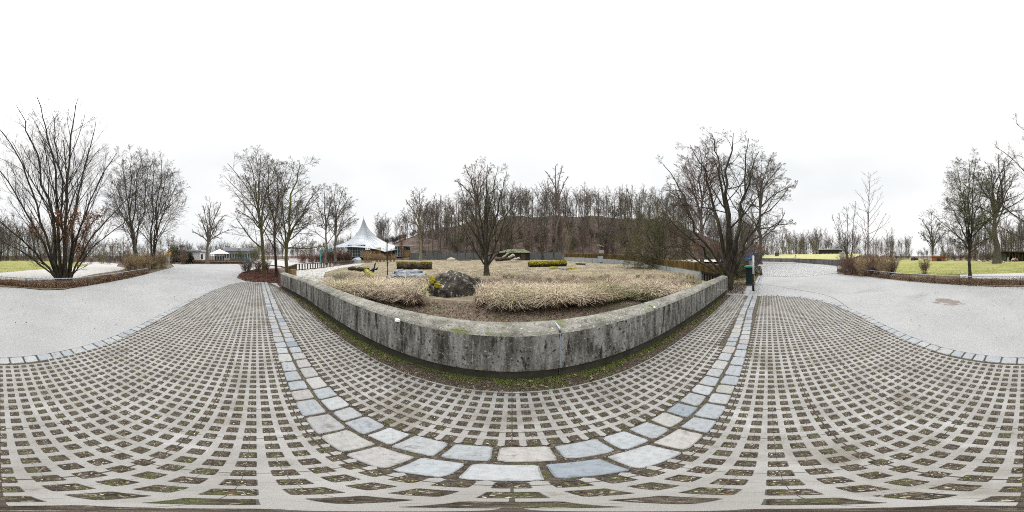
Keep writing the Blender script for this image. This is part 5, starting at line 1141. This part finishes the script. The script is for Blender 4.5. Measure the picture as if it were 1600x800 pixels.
# open stable at the back of the lawn
stb = thing('animal_stable', 'long open-fronted dark stable behind the goats', 'stable')
a, b_ = D(1562, 50), D(1602, 50); dr = (b_ - a).normalized(); L = (b_ - a).length; c = (a + b_) / 2; rz = math.atan2(dr.y, dr.x); o_ = c.normalized()
q = c + o_ * 3.6; part_box('back_wall', (q.x, q.y, 1.3), (L, .2, 2.6), X['darkwood'], stb, rz=rz)
q = c + o_ * 1.6; part_box('roof', (q.x, q.y, 2.75), (L + .8, 4.6, .25), X['darkwood'], stb, rz=rz, rx=R(-4))
for i in range(9): q = a + dr * (L * i / 8); part_box('post', (q.x, q.y, 1.3), (.16, .16, 2.6), X['post'], stb, rz=rz)
for i in (0, 1): q = a + dr * (L * (i + .5) / 8); part_box('side_panel', (q.x, q.y, 1.2), (L / 8 - .2, .08, 2.3), X['teal'] if False else X['slatgrey'], stb, rz=rz)
part_box('rubble_skirt', (c.x + .3, c.y + .3, .2), (L * .6, .4, .4), X['logwood'], stb, rz=rz)
rs_ = thing('rusty_shelter', 'low rust-coloured shelter at the far edge of the lawn', 'shelter'); a, b_ = D(1458, 52), D(1476, 52)
c = (a + b_) / 2; rz = math.atan2((b_ - a).y, (b_ - a).x); rust = mat('rust', [(.16, .07, .035), (.28, .13, .07)], 2, bump=.4)
part_box('wall', (c.x, c.y, .7), (4.4, 1.4, 1.5), rust, rs_, rz=rz, taper=1.0); part_box('roof', (c.x, c.y, 1.6), (5.0, 1.9, .2), rust, rs_, rz=rz, rx=R(6))
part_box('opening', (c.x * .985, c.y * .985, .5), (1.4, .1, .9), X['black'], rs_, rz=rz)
ds = thing('dark_barn', 'long dark low barn with pale roof edge behind the grass mound', 'barn'); a, b_ = D(1283, 62), D(1314, 60); facade(ds, a, b_, 2.0, 4.0, X['darkwood'], 6, 5, X['greyroof'], slant=.3)
gp = thing('gate_pillar', 'pale concrete pillar at the end of the mound above the rail corner', 'pillar', D(1315.5, 25)); part_box('shaft', (0, 0, 1.3), (.55, .4, 1.7), X['greybox'], gp); part_box('cap', (0, 0, 2.18), (.65, .5, .08), X['frame'], gp)
tr = thing('utility_tractor', 'small dark tractor parked far up the cobbled road', 'tractor', at(1213, 60), rz=.3)
part_box('chassis', (0, 0, 1.0), (2.6, 1.1, .6), X['black'], tr, bev=.08); part_box('cab', (-.5, 0, 1.9), (1.2, 1.2, 1.3), X['glass'], tr, bev=.1); part_box('cab_roof', (-.5, 0, 2.6), (1.35, 1.35, .12), X['black'], tr)
for x, r in ((-.8, .7), (1.0, .45)):
    for s in (-1, 1):
        bm = bmesh.new(); cyl(bm, (x, s * .6, r), (x, s * .85, r), r, n=18); bmobj('wheel', bm, X['black'], tr)
ch = thing('round_sculpture', 'white round patterned board standing on the pale yard beyond the palisade', 'board', at(1107, 24)); 

# ------------------------------------------------------------------ people and animals
def skinmesh(name, joints_, edges_, m, parent, root=0, sub=1):
    me = bpy.data.meshes.new(name); me.from_pydata([j[:3] for j in joints_], edges_, []); me.materials.append(m)
    o = bpy.data.objects.new(name, me); link(o, parent)
    sk = o.modifiers.new('skin', 'SKIN'); sv = me.skin_vertices
    if not sv:
        bpy.context.view_layer.objects.active = o
        me.attributes.new if False else None
        bm = bmesh.new(); bm.from_mesh(me); ly = bm.verts.layers.skin.verify(); bm.verts.ensure_lookup_table()
        for v_, j in zip(bm.verts, joints_): v_[ly].radius = (j[3], j[4] if len(j) > 4 else j[3])
        bm.verts[root][ly].use_root = True; bm.to_mesh(me); bm.free()
    else:
        for s_, j in zip(sv[0].data, joints_): s_.radius = (j[3], j[4] if len(j) > 4 else j[3])
        sv[0].data[root].use_root = True
    su = o.modifiers.new('sub', 'SUBSURF'); su.levels = sub; su.render_levels = sub
    return o
def person(px, d, rz, coat, legs, label, group=None, h=1.7, stride=.14, z=None):
    p = D(px, d); p.z = gz(p.x, p.y) if z is None else z; r = thing('person', label, 'person', p, rz, group); k = h / 1.72; r.scale = (k, k, k)
    J = [(0, 0, .95, .13, .11), (0, 0, 1.15, .125, .10), (0, 0, 1.38, .15, .10), (0, 0, 1.47, .055), (0, .01, 1.55, .07, .085), (0, .015, 1.67, .085, .095),
         (.09, 0, .90, .085), (.10, stride * .5, .50, .058), (.10, stride - .12, .09, .042), (.10, stride + .06, .04, .038),
         (-.09, 0, .90, .085), (-.10, -stride * .3, .50, .058), (-.10, -stride - .10, .10, .042), (-.10, -stride + .08, .04, .038),
         (.19, 0, 1.40, .055), (.23, -.06, 1.14, .045), (.22, .06, .90, .034), (.22, .10, .82, .036), (-.19, 0, 1.40, .055), (-.23, .06, 1.14, .045), (-.22, .14, .92, .034), (-.22, .18, .84, .036)]
    Ed = [(0, 1), (1, 2), (2, 3), (3, 4), (4, 5), (0, 6), (6, 7), (7, 8), (8, 9), (0, 10), (10, 11), (11, 12), (12, 13), (2, 14), (14, 15), (15, 16), (16, 17), (2, 18), (18, 19), (19, 20), (20, 21)]
    skinmesh('body', J, Ed, X['skin'], r)
    g = 1.18; cj = [(0, 0, .80, .17 * g, .14 * g), (0, 0, 1.0, .15 * g, .12 * g), (0, 0, 1.18, .14 * g, .115 * g), (0, 0, 1.38, .155 * g, .11 * g), (0, 0, 1.45, .085, .08), (.19, 0, 1.40, .075), (.235, -.06, 1.14, .062), (.222, .04, .93, .050), (-.19, 0, 1.40, .075), (-.235, .06, 1.14, .062), (-.222, .12, .95, .050)]
    skinmesh('coat', cj, [(0, 1), (1, 2), (2, 3), (3, 4), (3, 5), (5, 6), (6, 7), (3, 8), (8, 9), (9, 10)], X[coat], r)
    tj = [(0, 0, .93, .14, .12), (.09, 0, .86, .10), (.10, stride * .5, .50, .072), (.10, stride - .11, .13, .056), (-.09, 0, .86, .10), (-.10, -stride * .3, .50, .072), (-.10, -stride - .09, .14, .056)]
    skinmesh('trousers', tj, [(0, 1), (1, 2), (2, 3), (0, 4), (4, 5), (5, 6)], X[legs], r)
    skinmesh('hair', [(0, -.02, 1.60, .085, .07), (0, -.02, 1.70, .098, .085), (0, .0, 1.76, .05, .06)], [(0, 1), (1, 2)], X['hair'], r, root=1)
    return r
person(1243, 37, R(60), 'coat_white', 'trousers', 'person in a pale coat walking on the cobbled road near the retaining wall', h=1.78, z=0)
GP = 'visitors standing behind the low dark fence'
for px, d, coat, legs, lab, h in ((461, 44, 'coat_red', 'trousers', 'leftmost visitor of the group, in a dull red coat', 1.7), (465.5, 44.5, 'coat_navy', 'trousers', 'visitor in a navy coat next to the dull red one', 1.72), (470, 44, 'coat_red', 'coat_white', 'visitor in a red coat with pale trousers in the middle of the group', 1.6), (474.5, 44, 'coat_black', 'trousers', 'visitor in a black coat with a light-haired neighbour', 1.8), (480.5, 45, 'coat_navy', 'trousers', 'visitor in dark clothes just left of the blue-clad visitor', 1.68), (484, 43.5, 'coat_blue', 'trousers', 'visitor in a blue coat', 1.7), (487.5, 43, 'coat_pink', 'coat_black', 'child in a bright pink coat at the right of the group', 1.35)):
    person(px, d, rg.uniform(0, 6), coat, legs, lab, GP, h, .05, z=.35)
# pale terrace wall the visitors stand behind
tw = thing('terrace_wall', 'low white terrace wall in front of the visitors', 'wall')
a, b_ = D(452, 41), D(495, 40); c = (a + b_) / 2; part_box('wall_face', (c.x, c.y, .55), ((b_ - a).length, .3, .9), X['white'], tw, rz=math.atan2((b_ - a).y, (b_ - a).x))
def beast(name, px, d, rz, s, m, label, lying=False, cat='goat', group=None, dark=False):
    p = D(px, d); r = thing(name, label, cat, p, rz, group); r.scale = (s, s, s); lg = .28 if lying else 1
    zb = .30 if lying else .58
    J = [(0, 0, zb, .17, .19), (.28, 0, zb + .03, .16, .19), (-.30, 0, zb + .02, .15, .17), (.46, 0, zb + .18, .09), (.56, 0, zb + .32, .075), (.72, 0, zb + .26, .045), (-.46, 0, zb + .06, .03),
         (.26, .11, zb - .14, .065), (.27, .11, .28 * lg, .038), (.26, .11, .03, .03), (.26, -.11, zb - .14, .065), (.30, -.11, .28 * lg, .038), (.28, -.11, .03, .03),
         (-.30, .11, zb - .12, .085), (-.24, .11, .36 * lg, .05), (-.38, .11, .24 * lg, .032), (-.34, .11, .03, .03), (-.30, -.11, zb - .12, .085), (-.26, -.11, .36 * lg, .05), (-.40, -.11, .24 * lg, .032), (-.37, -.11, .03, .03)]
    Ed = [(0, 1), (0, 2), (1, 3), (3, 4), (4, 5), (2, 6), (1, 7), (7, 8), (8, 9), (1, 10), (10, 11), (11, 12), (2, 13), (13, 14), (14, 15), (15, 16), (2, 17), (17, 18), (18, 19), (19, 20)]
    skinmesh('body', J, Ed, X[m], r)
    for s2 in (-1, 1):
        bm = bmesh.new(); cyl(bm, (.54, s2 * .04, zb + .38), (.44, s2 * .08, zb + .56), .022, .006, n=6); bmobj('horn', bm, X['post'], r)
        bm = bmesh.new(); cyl(bm, (.54, s2 * .06, zb + .35), (.52, s2 * .16, zb + .31), .03, .01, n=6); bmobj('ear', bm, X[m], r)
    return r
GG = 'goats resting in front of the stable'
for px, d, a, m, s, ly, lab in ((1531, 42, .2, 'fur_white', 1.0, True, 'leftmost pale goat lying at the back of the lawn'), (1537, 43, 2.9, 'fur_brown', 1.1, True, 'brown goat lying beside the leftmost pale goat'), (1550, 40, .5, 'fur_white', 1.0, True, 'white-faced goat lying below the huge old tree'), (1555, 41, 3.4, 'fur_black', 1.2, True, 'black goat lying below the huge old tree'), (1567, 38, .1, 'fur_brown', 1.15, True, 'brown and white goat lying nearest to the camera'), (1575, 45, 1.7, 'fur_white', 1.3, False, 'white goat standing in front of the stable posts'), (1587, 45, .4, 'fur_brown', 1.3, False, 'reddish goat standing right of the white one'), (1583, 47, 3.0, 'fur_white', 1.2, False, 'pale goat standing higher on the rubble by the stable')):
    beast('goat', px, d, a, s, m, lab, ly, group=GG)
bpy.data.objects.remove(ch)

# unused prototypes never stay in the scene
for i, o in enumerate(protos):
    if i not in used: bpy.data.objects.remove(o)
for k, v in SH.items():
    if not v[1]: bpy.data.objects.remove(v[0])
